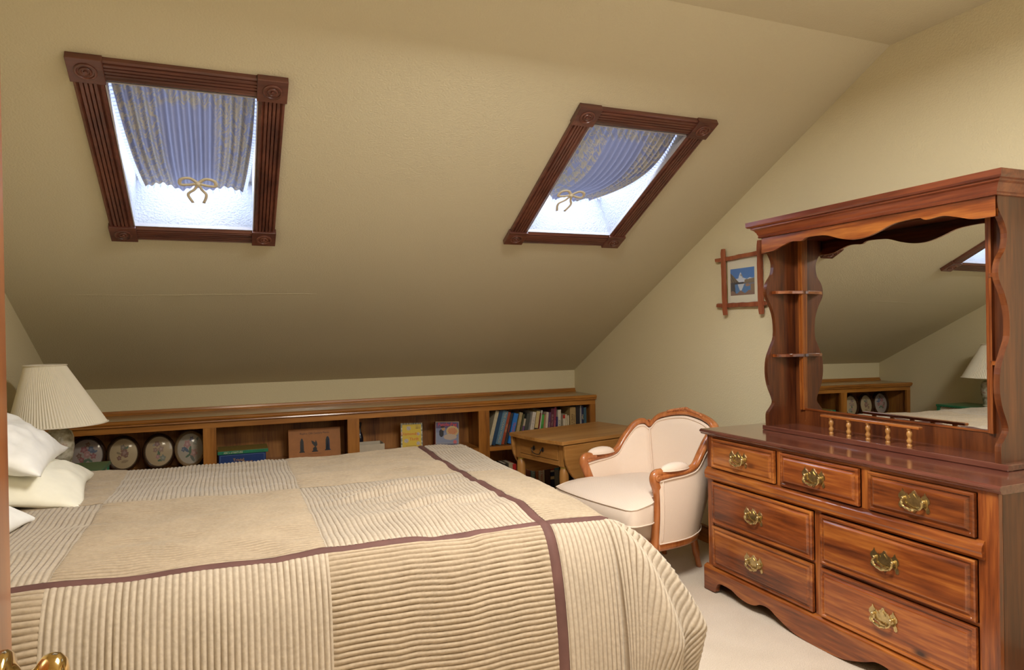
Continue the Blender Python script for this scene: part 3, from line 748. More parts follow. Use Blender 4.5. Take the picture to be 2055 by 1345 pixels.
# yellow booklet
yb = thing('booklet', 'yellow booklet with black and white checked border, leaning on the shelf back', 'book', (1.182, 4.76, SZ + .0055), rot=(-.14, .035, 0))
def yfn(u, v):
    if u < .07 or u > .93 or v < .055 or v > .945:
        k = int(v * 44) % 2 if (u < .07 or u > .93) else int(u * 34) % 2
        return (.70, .68, .52) if k else (.03, .07, .08)
    c = (.66, .47, .03)
    for cx, cy, r_ in ((.36, .80, .10), (.80, .58, .08), (.25, .33, .10), (.80, .22, .09)):
        dx, dy = (u - cx), (v - cy) * 1.25; rr_ = math.hypot(dx, dy)
        if rr_ < r_: c = (.55, .50, .42) if int((dx * 60) + (dy * 60)) % 3 else (.30, .24, .2)
    if .66 < u < .88 and .78 < v < .90 and int(v * 60) % 2 and int(u * 70) % 4: c = (.25, .14, .02)
    if .22 < u < .70 and .12 < v < .135: c = (.25, .16, .02)
    return c
MB().box(-.078, .078, .0, .012, 0, .184).build('cover', colmat((.62, .45, .05)), yb, bev=.001)
paint('cover_print', yb, (-.078, -.0008, 0), (1, 0, 0), (0, 0, 1), .156, .184, 60, 72, yfn)
rd = colmat((.62, .10, .02)); text('Diamonds', yb, (-.018, -.0014, .108), .030, rd, (1, 0, 0), (0, 0, 1)); text('Thrift', yb, (.016, -.0014, .070), .030, rd, (1, 0, 0), (0, 0, 1))
cl = MB()
for i in range(15): cl.tube([(.078 + .005 * math.cos(t), .006 + .008 * math.sin(t), .008 + i * .012) for t in np.linspace(-2.4, 2.4, 7)], .0012, 5)
cl.build('spiral_binding', MT['iron'], yb)
# peg puzzle box
pb = thing('puzzle_box', 'square red and blue peg puzzle box leaning back beside the yellow booklet', 'box', (1.44, 4.755, SZ + .012), rot=(-.15, .06, 0))
def pfn(u, v):
    if u < .02 or u > .98 or v < .025 or v > .975: return (.45, .33, .22)
    c = (.09, .06, .16) if v > .72 else (.17, .20, .33)
    if v < .55: c = (.22, .26, .38) if v > .12 else (.28, .30, .36)
    dx, dy = u - .72, v - .60
    if (dx / .26) ** 2 + (dy / .22) ** 2 < 1: c = (.55, .40, .18)
    if (dx / .20) ** 2 + (dy / .14) ** 2 < 1 and (int(u * 28) + int(v * 28)) % 2: c = (.60, .09, .03)
    if ((u - .62) / .28) ** 2 + ((v - .36) / .12) ** 2 < 1: c = (.50, .40, .32)
    if ((u - .25) / .10) ** 2 + ((v - .52) / .16) ** 2 < 1: c = (.012, .012, .02)
    if (u - .33) ** 2 + (v - .70) ** 2 < .006: c = (.45, .26, .12)
    if (u - .30) ** 2 / .008 + (v - .78) ** 2 / .002 < 1: c = (.015, .01, .02)
    if (u - .83) ** 2 + (v - .15) ** 2 < .006: c = (.55, .14, .16)
    if v < .085: c = (.10, .10, .18)
    return c
MB().box(-.088, .088, .0, .036, 0, .172).build('box_lid', colmat((.22, .02, .015), .4), pb, bev=.0015)
paint('cover_print', pb, (-.088, -.0008, 0), (1, 0, 0), (0, 0, 1), .176, .172, 64, 64, pfn)
text('Puzzle-Peg', pb, (.0, -.0016, .150), .033, colmat((.72, .05, .02)), (1, 0, 0), (0, 0, 1), extrude=.0008)

# ------------------------------------------------------------------ books
def book(label, col, t, h, d, x, y, z, lean, group, txt=None, tcol=(.7, .65, .5), rz=0, bands=None, cat='book'):
    """x is the lower right corner of the spine; the book leans to the right by lean degrees"""
    root = thing('book', label, cat, (x, y, z), rot=(0, math.radians(lean), rz), group=group)
    m = colmat(col, .5)
    MB().box(-t, 0, 0, .003, 0, h).box(-t, -t + .002, .003, d, 0, h).box(-.002, 0, .003, d, 0, h).build('cover', m, root, bev=.0008)
    MB().box(-t + .002, -.002, .003, d - .004, .003, h - .004).build('page_block', MT['pages'], root)
    if bands:
        for (z0, z1, c) in bands: MB().box(-t - .0004, .0004, -.0006, .004, z0 * h, z1 * h).build('spine_band', colmat(c), root)
    if txt:
        text(txt, root, (-t / 2, -.0012, h * .5), min(t * .75, .024), colmat(tcol), (0, 0, -1), (1, 0, 0))
    return root
UP = [('cream slim book leaning at the left end of the book row', (.50, .43, .28), .026, .256, 15, None, None),
 ('navy blue book leaning, second in the upper row', (.015, .05, .11), .028, .258, 15, None, None),
 ('thick steel-blue book leaning beside the navy one', (.10, .20, .28), .042, .250, 15, 'THE OCEAN WORLD', (.45, .38, .25)),
 ('rust-red book leaning on the steel-blue book', (.30, .055, .02), .020, .240, 14.5, 'HISTORY', (.55, .42, .2)),
 ('black book with small red lettering, leaning beside the rust-red one', (.035, .03, .028), .018, .231, 14.5, 'MYSTERY', (.5, .04, .03)),
 ('bright blue book with red title, leaning behind the table corner', (.02, .16, .50), .034, .225, 14, 'TRAVELS', (.55, .10, .08)),
 ('tan and olive book right of the bright blue one', (.36, .27, .13), .024, .229, 13, None, None),
 ('thin olive-black paperback in the upper row', (.07, .07, .03), .012, .215, 12, None, None),
 ('short purple paperback with a pale top', (.16, .07, .17), .014, .181, 12, None, None),
 ('grey-black speckled book before the white one', (.06, .06, .05), .026, .217, 12, None, None),
 ('white book leaning with faint grey title', (.60, .53, .45), .027, .225, 11, 'THE WAY HOME', (.35, .30, .25)),
 ('cream-topped book with black lower half marked NITE', (.55, .42, .18), .025, .229, 9.5, None, None),
 ('thin dark red book beside the cream and black one', (.16, .02, .015), .010, .216, 9, None, None),
 ('very thin white pamphlet above the green book', (.62, .58, .50), .008, .234, 8.5, None, None),
 ('bright green paperback in the upper row', (.08, .34, .06), .018, .200, 8, 'GARDENS', (.02, .08, .02)),
 ('thin orange-tan paperback right of the green one', (.42, .20, .10), .011, .202, 7, None, None),
 ('cream paperback between the orange and purple ones', (.58, .48, .36), .018, .216, 6, None, None),
 ('purple book with pale red lettering', (.10, .045, .11), .018, .214, 5, 'ROMANCE', (.45, .22, .22)),
 ('thick dark maroon book right of the purple one', (.10, .02, .035), .026, .242, 4.5, 'SELECTED POEMS', (.35, .22, .20)),
 ('crimson book with pink lettering', (.22, .03, .06), .018, .250, 4, 'STORIES', (.55, .2, .22)),
 ('small navy book at the foot of the crimson one', (.025, .02, .10), .014, .175, 2, None, None),
 ('upright white book with black lettering', (.60, .54, .42), .024, .227, 2, 'JOURNEY', (.05, .04, .04)),
 ('small cream book with a red top', (.56, .48, .36), .016, .187, 0, None, None),
 ('small cream book in the middle of the three low ones', (.55, .46, .30), .014, .190, 0, None, None),
 ('small cream book at the right of the three low ones', (.52, .44, .30), .014, .181, 0, None, None),
 ('thick tan book with brown title in two lines, after the gap', (.38, .25, .10), .048, .243, 0, None, None),
 ('thick black book right of the tan one', (.02, .015, .018), .030, .248, 0, None, None),
 ('very thin white book beside the black one', (.50, .45, .40), .006, .250, 0, None, None),
 ('navy book marked MAP near the right end of the row', (.02, .025, .07), .017, .246, 0, None, None),
 ('teal book at the right end of the upper row', (.05, .11, .14), .020, .233, 0, None, None)]
XB = [1.742, 1.773, 1.818, 1.842, 1.863, 1.906, 1.947, 1.966, 1.985, 2.013, 2.061, 2.098, 2.112, 2.124, 2.145, 2.160, 2.181, 2.204, 2.232, 2.252, 2.270, 2.298, 2.343, 2.360, 2.376, 2.432, 2.468, 2.482, 2.501, 2.526]
gU = 'books in the upper right bay of the bookcase'
prev = 1.714; pl_, ph_ = 15, 0
for (lb, col, t, h, ln_, tx, tc_), xb in zip(UP, XB):
    gap_ = max(0, min(h, ph_) * (math.tan(math.radians(pl_)) - math.tan(math.radians(ln_)))); pl_, ph_ = ln_, h
    xb = max(xb, prev + t / math.cos(math.radians(ln_)) + gap_ + .0010)
    if xb > 2.5305: print('BOOK ROW FULL', lb, xb)
    bands = None
    if 'NITE' in lb: bands = [(0, .05, (.55, .42, .18)), (.05, .45, (.01, .01, .01))]
    if 'red top' in lb: bands = [(.86, 1.0, (.45, .02, .01))]
    if 'pale top' in lb: bands = [(.7, 1.0, (.45, .36, .25))]
    r = book(lb, col, t, h, .15 + .03 * random.random(), xb, 4.665 + random.uniform(-.004, .006), SZ + .0005, ln_, gU, tx, tc_ or (.5, .4, .3), bands=bands)
    if 'NITE' in lb: text('NITE', r, (-t / 2, -.0018, h * .26), .026, colmat((.6, .52, .35)), (0, 0, -1), (1, 0, 0))
    if 'MAP' in lb: text('MAP', r, (-t / 2, -.0012, h * .66), .020, colmat((.62, .55, .3)), (0, 0, -1), (1, 0, 0))
    if 'two lines' in lb:
        text('FAMILY BIBLE', r, (-t * .68, -.0012, h * .52), .022, colmat((.10, .05, .015)), (0, 0, -1), (1, 0, 0)); text('STUDY GUIDE', r, (-t * .28, -.0012, h * .52), .018, colmat((.12, .06, .02)), (0, 0, -1), (1, 0, 0))
    prev = xb
gL = 'books in the lower right bay of the bookcase'
LZ = .0755
LOW = [('dark lower-shelf book just above the edge of the bed', (.05, .04, .03), .03, 1.872, .215, None, None, None),
 ('cream lower-shelf book left of the front table leg', (.45, .36, .22), .030, 1.912, .215, None, None, None),
 ('bright red lower-shelf book touching the front table leg', (.50, .02, .02), .026, 1.940, .205, None, None, None),
 ('dark brick-red lower-shelf book right of the front table leg', (.14, .035, .015), .044, 2.054, .215, None, None, None),
 ('grey-teal lower-shelf book between brick-red and orange ones', (.13, .18, .16), .034, 2.092, .216, 'CLASSICS', (.35, .38, .3), None),
 ('orange-brown lower-shelf book left of the white one', (.30, .10, .025), .020, 2.117, .212, None, None, None),
 ('white lower-shelf book with red lettering', (.50, .42, .33), .048, 2.168, .216, 'SHORT NOVELS', (.35, .02, .02), None),
 ('thick dark brown lower-shelf book', (.06, .025, .018), .044, 2.215, .214, None, None, None),
 ('red, white and navy banded lower-shelf book', (.25, .035, .025), .030, 2.249, .212, None, None, [(.30, .42, (.45, .36, .22)), (0, .30, (.01, .015, .06)), (.75, .81, (.45, .36, .25)), (.40, .56, (.015, .02, .07)), (.56, .62, (.4, .33, .25))]),
 ('teal-topped grey lower-shelf book left of the near table leg', (.16, .17, .17), .036, 2.288, .214, None, None, [(.62, 1.0, (.04, .16, .20))]),
 ('black lower-shelf book under the drop leaf', (.012, .014, .02), .060, 2.390, .20, None, None, None),
 ('maroon lower-shelf book under the drop leaf', (.09, .02, .02), .050, 2.452, .20, None, None, None),
 ('tan lower-shelf book at the right end under the drop leaf', (.32, .22, .13), .040, 2.500, .20, None, None, None)]
for lb, col, t, xb, h, tx, tc_, bd in LOW:
    book(lb, col, t, h, .15, xb, 4.675, LZ, 0, gL, tx, tc_ or (.5, .4, .3), bands=bd)

# ------------------------------------------------------------------ bed, comforter, pillows
XE, YE, YFAR, XH, ZT = 1.12, 1.985, 3.485, -.945, .655
bed = thing('bed', 'queen bed under the ribbed patchwork comforter, head against the left wall', 'bed', (.03, 2.73, 0))
MB().box(XH + .01, 1.08, YE + .02, YFAR - .02, .36, .60).build('mattress', MT['mattress'], bed, bev=.04, seg=3)
MB().box(XH + .01, 1.08, YE + .02, YFAR - .02, .17, .355).build('box_spring', MT['mattress'], bed, bev=.015)
MB().box(XH + .02, 1.02, YE + .03, YFAR - .03, .13, .168).build('bed_frame', MT['iron'], bed)
for sx in (XH + .08, XE - .12):
    for sy in (YE + .12, YFAR - .12): autosmooth(MB().lathe([(.022, .0), (.022, .13), (.0, .13)], (sx, sy, 0), 12).build('leg', MT['iron'], bed))
n1, n2, n3, n4 = vnoise(1), vnoise(2), vnoise(3), vnoise(4)
def cloth(U_, V_):
    """numpy: comforter cloth coordinates -> 3D (rounded edges, flaring corner cone, hem on the floor)"""
    U_ = np.asarray(U_, float); V_ = np.asarray(V_, float)
    du = np.maximum(0, U_ - XE); near = np.maximum(0, YE - V_); far = np.maximum(0, V_ - YFAR)
    dv = np.where(near > 0, near, far); sg = np.where(near > 0, -1.0, 1.0)
    r = np.hypot(du, dv); th = np.arctan2(dv, du + 1e-9)
    c = np.sin(2 * th) ** 2; c = np.where((du > 0) & (dv > 0), c, 0)
    Om = .120 + .03 * (du > 0) + .40 * c
    e = np.exp(-r / Om)
    out = Om * (1 - e) + np.where(du > dv, .10, .03) * r * (1 - e) * (1 - c)
    out = out - .55 * np.maximum(0, r - .47) * c
    # drop: numeric closed form of integral sqrt(1-exp(-2r/Om))
    t = np.sqrt(np.clip(1 - e * e, 0, 1)); drop = Om * (np.arctanh(np.clip(t, 0, .9999999)) - t)
    # folds hang from the edge
    ft = np.clip(r / .35, 0, 1)
    along = np.where(du > dv, V_, U_)
    fold = (n1(along * 4.2, r * 1.2) * .040 + n2(along * 9.5 + 3, r * 2) * .016) * ft
    fold = fold + np.where(c > 0, .028 * np.sin(th * 17 + 1.0) * c * ft, 0)
    out = out + fold
    z = ZT - drop
    over = np.maximum(0, .018 - z); z = np.maximum(z, .018 + .012 * (n3(U_ * 14, V_ * 14) + .5))
    out = out + over * .85
    ox = np.where(r > 0, np.cos(th), 0) * out; oy = np.where(r > 0, np.sin(th), 0) * out * sg
    x = np.minimum(U_, XE) + ox; y = np.clip(V_, YE, YFAR) + oy
    # soft top: puff, sag and wrinkles
    top = np.exp(-r * 7)
    w = n1(U_ * 2.1 + 5, V_ * 2.3) * .022 + n2(U_ * 5 + n1(U_ * 3, V_ * 3) * 2, V_ * 7) * .012 + n4(U_ * 9 + n2(V_ * 4, U_ * 4) * 3, V_ * 16) * .010
    wr = np.exp(-(((U_ - .62) / .20) ** 2 + ((V_ - 2.62 - .18 * (U_ - .6)) / .10) ** 2)) * .022 * np.sin((V_ - .25 * U_) * 62) \
       + np.exp(-(((U_ - .70) / .16) ** 2 + ((V_ - 2.33) / .07) ** 2)) * .016 * np.sin((V_ - .45 * U_) * 58)
    z = z + (w + wr) * top - .012 * np.exp(-((V_ - YE) / .12) ** 2) * top
    z = z - .008 * np.clip((U_ - .55) / .6, 0, 1) * top
    return np.stack([x, y, z], -1)
def patch(root, u0, u1, v0, v1, ribs, mat, amp=.0052, pitch=.0158, name='fabric_patch', lift=0.0, wob=1.0):
    fine, coarse = .00264, .013
    if ribs == 'x': nu, nv = max(2, int((u1 - u0) / coarse)), max(2, int((v1 - v0) / fine))
    elif ribs == 'y': nu, nv = max(2, int((u1 - u0) / fine)), max(2, int((v1 - v0) / coarse))
    else: nu, nv = max(4, int((u1 - u0) / .008)), max(4, int((v1 - v0) / .008))
    uu, vv = np.meshgrid(np.linspace(u0, u1, nu + 1), np.linspace(v0, v1, nv + 1))
    # the ribs wander where the cloth has puckered
    P = cloth(uu, vv); h = 1e-3
    Pu = cloth(uu + h, vv) - cloth(uu - h, vv); Pv = cloth(uu, vv + h) - cloth(uu, vv - h)
    nn = np.cross(Pu, Pv); nn /= np.linalg.norm(nn, axis=-1, keepdims=True) + 1e-12
    if ribs == 'x': q_ = vv + wob * .022 * n2(uu * 7, vv * 6) + wob * .010 * n1(uu * 19, vv * 12)
    elif ribs == 'y': q_ = uu + wob * .010 * n2(uu * 5, vv * 5)
    else: q_ = None
    edge = np.minimum(np.minimum(uu - u0, u1 - uu), np.minimum(vv - v0, v1 - vv)); seam = np.clip(edge / .012, 0, 1)
    if q_ is not None:
        rib = np.abs(np.sin(PI * q_ / pitch)) ** .8
        disp = amp * rib * (.35 + .65 * seam) + .0015 * n4(uu * 90, vv * 90) * rib
    else:
        rib = np.ones_like(uu); disp = lift * np.sqrt(np.clip(seam, 0, 1)) + 0 * uu
    P = P + nn * disp[..., None]
    me = bpy.data.meshes.new(name); g_ = ORG[root.name]
    co = (P.reshape(-1, 3) - np.array(g_)).astype(np.float32)
    nvert = co.shape[0]; w = nu + 1
    jj, ii = np.meshgrid(np.arange(nv), np.arange(nu), indexing='ij')
    a = (jj * w + ii).ravel(); quads = np.stack([a, a + 1, a + w + 1, a + w], -1).astype(np.int32)
    me.vertices.add(nvert); me.vertices.foreach_set('co', co.ravel())
    me.loops.add(quads.size); me.loops.foreach_set('vertex_index', quads.ravel())
    me.polygons.add(len(quads)); me.polygons.foreach_set('loop_start', np.arange(0, quads.size, 4, dtype=np.int32)); me.polygons.foreach_set('loop_total', np.full(len(quads), 4, dtype=np.int32))
    me.polygons.foreach_set('use_smooth', np.ones(len(quads), dtype=bool))
    at = me.attributes.new('rib', 'FLOAT', 'POINT'); at.data.foreach_set('value', (rib).astype(np.float32).ravel())
    me.update(calc_edges=True); me.materials.append(mat)
    o = bpy.data.objects.new(name, me); C.objects.link(o); o.parent = root
    return o
cf = thing('comforter', 'tan ribbed patchwork comforter with brown bands spread over the bed', 'comforter', (.03, 2.73, .6))
BW = .017
BU, BV = .912, 1.985; BF = 3.60
US = [XH, -.42, .245, BU - BW]; VS = [1.355, BV - BW, None]
rowsV = [(1.355, BV - BW), (BV + BW, 2.80), (2.80, BF - BW), (BF + BW, 3.95)]
colsU = [(XH, -.42), (-.42, .245), (.245, BU - BW), (BU + BW, 1.62)]
for j, (v0, v1) in enumerate(rowsV):
    for i, (u0, u1) in enumerate(colsU):
        ax = 'x' if (i + j) % 2 == 0 else 'y'
        patch(cf, u0, u1, v0, v1, ax, MT['ribB'] if ax == 'x' else MT['ribA'], wob=1.0 if j in (1, 2) else .35)
for u0, u1 in ((XH, BU - BW), (BU - BW, BU + BW), (BU + BW, 1.62)):
    for v in (BV, BF):
        if u0 == BU - BW: continue
        patch(cf, u0, u1, v - BW, v + BW, None, MT['band'], name='velvet_band', lift=.005)
patch(cf, BU - BW, BU + BW, 1.355, 3.95, None, MT['band'], name='velvet_band', lift=.0062)

def pillow(label, c, sx, sy, sz, rot, mat, seed, ear=.10, sag=0.0):
    root = thing('pillow', label, 'pillow', c, rot=rot, group='white pillows at the head of the bed')
    nz = vnoise(seed); nu, nv = 60, 60
    def side(sg):
        def fn(u, v):
            a, b_ = 2 * u - 1, 2 * v - 1
            # pincushion outline: corners out, edges in
            k = 1 - ear * (1 - (b_ * b_)) * abs(a) ** 2; k2 = 1 - ear * (1 - (a * a)) * abs(b_) ** 2
            th = (max(0, 1 - a * a) ** .55) * (max(0, 1 - b_ * b_) ** .55)
            w = float(nz(a * 3 + 7, b_ * 3 + 7)) * .35 + float(nz(a * 7 + 20, b_ * 7 + 9)) * .15
            z = sg * sz * th * (1 + w)
            return (a * sx * k, b_ * sy * k2, z - sag * (a * a + b_ * b_) * .5 + .012 * float(nz(a * 4, b_ * 4)))
        return fn
    m = MB().grid(side(1), nu, nv).grid(side(-1), nu, nv)
    o = m.build('pillowcase', mat, root, smooth=False, fix=False)
    bm = bmesh.new(); bm.from_mesh(o.data); bmesh.ops.remove_doubles(bm, verts=bm.verts, dist=.0006); bmesh.ops.recalc_face_normals(bm, faces=bm.faces); bm.to_mesh(o.data); bm.free()
    o.data.polygons.foreach_set('use_smooth', [True] * len(o.data.polygons))
    return root
pillow('white pillow lying flat with its corner pointing at the bookcase', (-.735, 3.12, .737), .235, .36, .066, (.0, .06, .10), MT['sheet2'], 31, sag=.075)
pillow('plump white pillow propped on top of the flat one, under the lamp shade', (-.812, 3.10, .878), .215, .33, .084, (.0, .46, .06), MT['sheet'], 32, ear=.07)
pillow('white pillow nearest the door, only its corner in view', (-.83, 2.40, .735), .235, .34, .072, (.0, .05, -.05), MT['sheet'], 33, sag=.075)

# ------------------------------------------------------------------ nightstand and lamp
ns = thing('nightstand', 'green-edged nightstand in the corner under the lamp, mostly hidden by pillows', 'nightstand', (-.755, 3.86, 0))
NX0, NX1, NY0, NY1, NZ = -.945, -.572, 3.655, 4.07, .622
MB().box(NX0, NX1, NY0, NY1, NZ - .018, NZ).build('top', MT['green'], ns, bev=.003)
for x in (NX0 + .005, NX1 - .031):
    for y in (NY0 + .005, NY1 - .031): MB().box(x, x + .026, y, y + .026, 0, NZ - .018).build('leg', MT['green'], ns, bev=.002)
wk = weave_mat('pale_wicker', (.58, .50, .36), (.36, .29, .19), 30)
MB().box(NX1 - .024, NX1 - .014, NY0 + .031, NY1 - .031, .12, NZ - .018).build('side_panel', wk, ns)
MB().box(NX0 + .014, NX0 + .024, NY0 + .031, NY1 - .031, .12, NZ - .018).build('side_panel', wk, ns)
MB().box(NX0 + .031, NX1 - .031, NY0 + .014, NY0 + .024, .12, NZ - .018).build('front_panel', wk, ns)
MB().box(NX0 + .031, NX1 - .031, NY1 - .024, NY1 - .014, .12, NZ - .018).build('back_panel', wk, ns)
LX, LY = -.728, 3.722
lp = thing('table_lamp', 'table lamp with cream pleated shade and mottled ceramic base behind the pillows', 'lamp', (LX, LY, NZ))
m, nt, b = newmat('mottled_ceramic'); vo = N(nt, 'ShaderNodeTexNoise'); vo.inputs['Scale'].default_value = 22; vo.inputs['Detail'].default_value = 4; nt.links.new(coords(nt), vo.inputs['Vector'])
nt.links.new(ramp(nt, vo.outputs['Fac'], [(.36, (.16, .13, .08)), (.47, (.36, .33, .24)), (.56, (.50, .46, .36)), (.66, (.34, .24, .18))]), b.inputs['Base Color']); b.inputs['Roughness'].default_value = .25
MT['ceramic'] = m
autosmooth(MB().lathe([(.0, .0005), (.045, .0005), (.047, .012), (.040, .020), (.044, .05), (.056, .10), (.060, .14), (.058, .18), (.050, .205), (.036, .215), (.0, .215)], (LX, LY, NZ), 28).build('base', MT['ceramic'], lp))
autosmooth(MB().lathe([(.018, .215), (.018, .225), (.010, .230), (.008, .26), (.016, .265), (.016, .31), (.004, .315), (.004, .505), (.006, .508), (.0, .509)], (LX, LY, NZ), 14).build('stem', MT['brass'], lp), .6)
SH0, SH1, SR0, SR1 = .240, .512, .192, .080
m = MB(); npl = 96
def shp(u, v):
    a = 2 * PI * u; r_ = SR0 + (SR1 - SR0) * v; r_ *= 1 + .012 * (1 if int(u * npl * 2 + .5) % 2 else -1)
    return (LX - .050 * v + r_ * math.cos(a), LY + r_ * math.sin(a), NZ + SH0 + (SH1 - SH0) * v)
m.grid(shp, npl * 2, 6); m.build('shade', MT['shade'], lp, fix=False)
for rr_, zz, sh_ in ((SR0 * 1.012, SH0, 0), (SR1 * 1.03, SH1, -.05)):
    MB().tube([(LX + sh_ + rr_ * math.cos(a), LY + rr_ * math.sin(a), NZ + zz) for a in np.linspace(0, 2 * PI, 49)[:-1]], .0028, 6, ry=.006, closed=True).build('shade_trim', MT['shade'], lp, smooth=True)
m = MB()
for k in range(3):
    a = k * 2 * PI / 3; m.tube([(LX + .004 * math.cos(a), LY + .004 * math.sin(a), NZ + SH1 - .004), (LX - .05 + SR1 * math.cos(a), LY + SR1 * math.sin(a), NZ + SH1 - .004)], .0018, 6)
m.build('shade_spider', MT['brass'], lp)

# ------------------------------------------------------------------ drop-leaf table
TR = math.radians(14); TZ = .62
TA = Vector((1.622, 4.015, 0))
tbl = thing('side_table', 'honey maple drop-leaf table with one drawer, before the right end of the bookcase', 'table', (TA.x, TA.y, 0), rz=TR)
TL_, TW = .76, .515          # local: +x runs along the leaves, -y towards the camera
def bow(n=10): return [( -.022 * math.sin(PI * k / n), -TW * k / n) for k in range(n + 1)]
poly = bow() + [(TL_, -TW), (TL_, 0)]
MB().prism(poly, lambda p, q_, t: (p, q_, t), TZ - .022, TZ).build('tabletop', MT['tx'], tbl, bev=.003)
def leaf(ysgn):
    H_ = .245; pts = [(.012, 0)]
    for k in range(1, 9):
        a = k / 8 * PI / 2; pts.append((.012 + .205 * (1 - math.cos(a)), -H_ * .12 - H_ * .88 * math.sin(a)))
    pts += [(TL_ - x, z) for x, z in reversed(pts[1:])] + [(TL_ - .012, 0)]
    y0, y1 = ((-TW - .004), (-TW + .014)) if ysgn < 0 else (-.014, .004)
    return MB().prism(pts, lambda p, q_, t: (p, t, TZ - .026 + q_), y0, y1).build('drop_leaf', MT['tx'], tbl, bev=.0035)
leaf(-1); leaf(1)
AP0, AP1 = TZ - .150, TZ - .0225
yi0, yi1 = -TW + .030, -.030
for y in (yi0, yi1 - .018): MB().box(.07, TL_ - .07, y, y + .018, AP0, AP1).build('apron', MT['tx'], tbl)
MB().box(TL_ - .055, TL_ - .037, yi0 + .045, yi1 - .045, AP0, AP1).build('apron', MT['ty'], tbl)
MB().box(.030, .046, yi0 + .045, yi1 - .045, AP0, AP0 + .026).box(.034, .046, yi0 + .045, yi1 - .045, AP1 - .006, AP1).build('drawer_rail', MT['ty'], tbl, bev=.001)
dw = MB().box(.028, .045, yi0 + .049, yi1 - .049, AP0 + .030, AP1 - .010).build('drawer', MT['ty'], tbl, bev=.002)
yc_ = (yi0 + yi1) / 2; zc_ = (AP0 + AP1) / 2 + .012
hp = MB()
for s_ in (-1, 1):
    yy = yc_ + s_ * .042
    hp.prism([(yy + .011 * math.cos(a), zc_ + .015 * math.sin(a)) for a in np.linspace(0, 2 * PI, 13)[:-1]], lambda p, q_, t: (t, p, q_), .0255, .028)
    hp.lathe([(.004, -.018), (.005, -.012), (.004, 0)], (.0255, yy, zc_), 8, 'x')
hp.tube([(.012, yc_ - .042, zc_ + .002), (.010, yc_ - .040, zc_ - .012), (.010, yc_ - .030, zc_ - .026), (.010, yc_, zc_ - .030), (.010, yc_ + .030, zc_ - .026), (.010, yc_ + .040, zc_ - .012), (.012, yc_ + .042, zc_ + .002)], .0028, 8)
hp.build('drawer_pull', MT['iron'], dw, smooth=True)
for lx in (.052, TL_ - .062):
    for ly in (yi0 + .022, yi1 - .022):
        lg = MB().box(lx - .022, lx + .022, ly - .022, ly + .022, AP0 - .004, AP1)
        lgo = lg.build('leg', MT['tz'], tbl, bev=.002)
        autosmooth(MB().lathe([(.0, AP0 - .004), (.016, AP0 - .004), (.019, AP0 - .012), (.026, AP0 - .03), (.028, AP0 - .06), (.027, AP0 - .12), (.022, AP0 - .24), (.017, .06), (.020, .05), (.020, .035), (.013, .02), (.012, .0), (.0, 0)], (lx, ly, 0), 18).build('turned_shaft', MT['tz'], lgo), .8)
        autosmooth(MB().lathe([(.017, AP0 - .016), (.0215, AP0 - .014), (.0215, AP0 - .006), (.017, AP0 - .004)], (lx, ly, 0), 18).build('brass_collar', MT['gold'], lgo))

# ------------------------------------------------------------------ upholstered armchair
CR = math.radians(9)
ch = thing('armchair', 'ivory upholstered bergere armchair with carved fruitwood frame beside the dresser', 'armchair', (2.02, 3.07, 0), rz=0)
ORG[ch.name] = (0, 0, 0)
bdir = Vector((math.cos(CR), math.sin(CR), 0)); ndir = Vector((math.sin(CR), -math.cos(CR), 0))
ch.matrix_world = Matrix((ndir, bdir, Vector((0, 0, 1)))).transposed().to_4x4(); ch.location = (2.02, 3.07, 0)
# local x = towards the camera side arm, y = towards the back, z up   (left-handed basis avoided below)
if ndir.cross(bdir).z < 0:
    ch.matrix_world = Matrix((-ndir, bdir, Vector((0, 0, 1)))).transposed().to_4x4(); ch.location = (2.02, 3.07, 0)
ZR = .208
# plan path (right half) bottom -> top points with height; mirrored for the left half
half = [  # (bottom x,y), (top x,y,z)
 ((.245, -.175), (.275, -.195, .545)),
 ((.250, -.120), (.282, -.130, .552)),
 ((.252, -.040), (.290, -.030, .560)),
 ((.245, .020), (.292, .035, .580)),
 ((.232, .065), (.290, .085, .640)),
 ((.212, .110), (.284, .130, .690)),
 ((.186, .145), (.276, .172, .722)),
 ((.160, .172), (.262, .215, .728)),
 ((.140, .190), (.245, .245, .708)),
 ((.118, .202), (.205, .268, .752)),
 ((.080, .214), (.140, .285, .775)),
 ((.040, .221), (.070, .294, .788)),
 ((.0, .224), (.0, .298, .794))]
full = [((-b[0], b[1]), (-t[0], t[1], t[2])) for b, t in half[::-1]][:-1] if False else None
R_ = half; Lh = [((-b[0], b[1]), (-t[0], t[1], t[2])) for b, t in half[:-1]]
path = R_ + Lh[::-1]
bp = smoothline([(b[0], b[1], ZR) for b, t in path], 6); tp = smoothline([t for b, t in path], 6)
NP = len(bp)
def cpt(i, v, off=0.0):
    """point on shell between bottom and top; off>0 outward"""
    b_, t_ = bp[i], tp[i]
    p = b_.lerp(t_, v); bulge = math.sin(PI * v)
    d = (bp[min(i + 1, NP - 1)] - bp[max(i - 1, 0)]); nrm = Vector((d.y, -d.x, 0)).normalized()
    if nrm.dot(Vector((p.x, p.y - .02, 0))) < 0: nrm = -nrm
    return p + nrm * off + nrm * (.012 * bulge if off > 0 else .0)
ICORN = [8 * 6, (len(path) - 1 - 8) * 6]      # where the back meets the wings
def shell(i0, i1, off, name, pil=.0, v0=.0, v1=.97):
    n = i1 - i0; nv = 22
    def fn(u, v):
        i = i0 + int(round(u * n)); puff = pil * (max(0, 1 - (2 * u - 1) ** 2) ** .4) * (max(0, 1 - (2 * v - 1) ** 2) ** .4)
        return cpt(i, v0 + (v1 - v0) * v, off + (puff if off > 0 else -puff))
    return MB().grid(fn, n, nv).build(name, MT['uph'], ch, smooth=True, fix=False)
shell(0, NP - 1, .016, 'outer_cover', .004, .03)
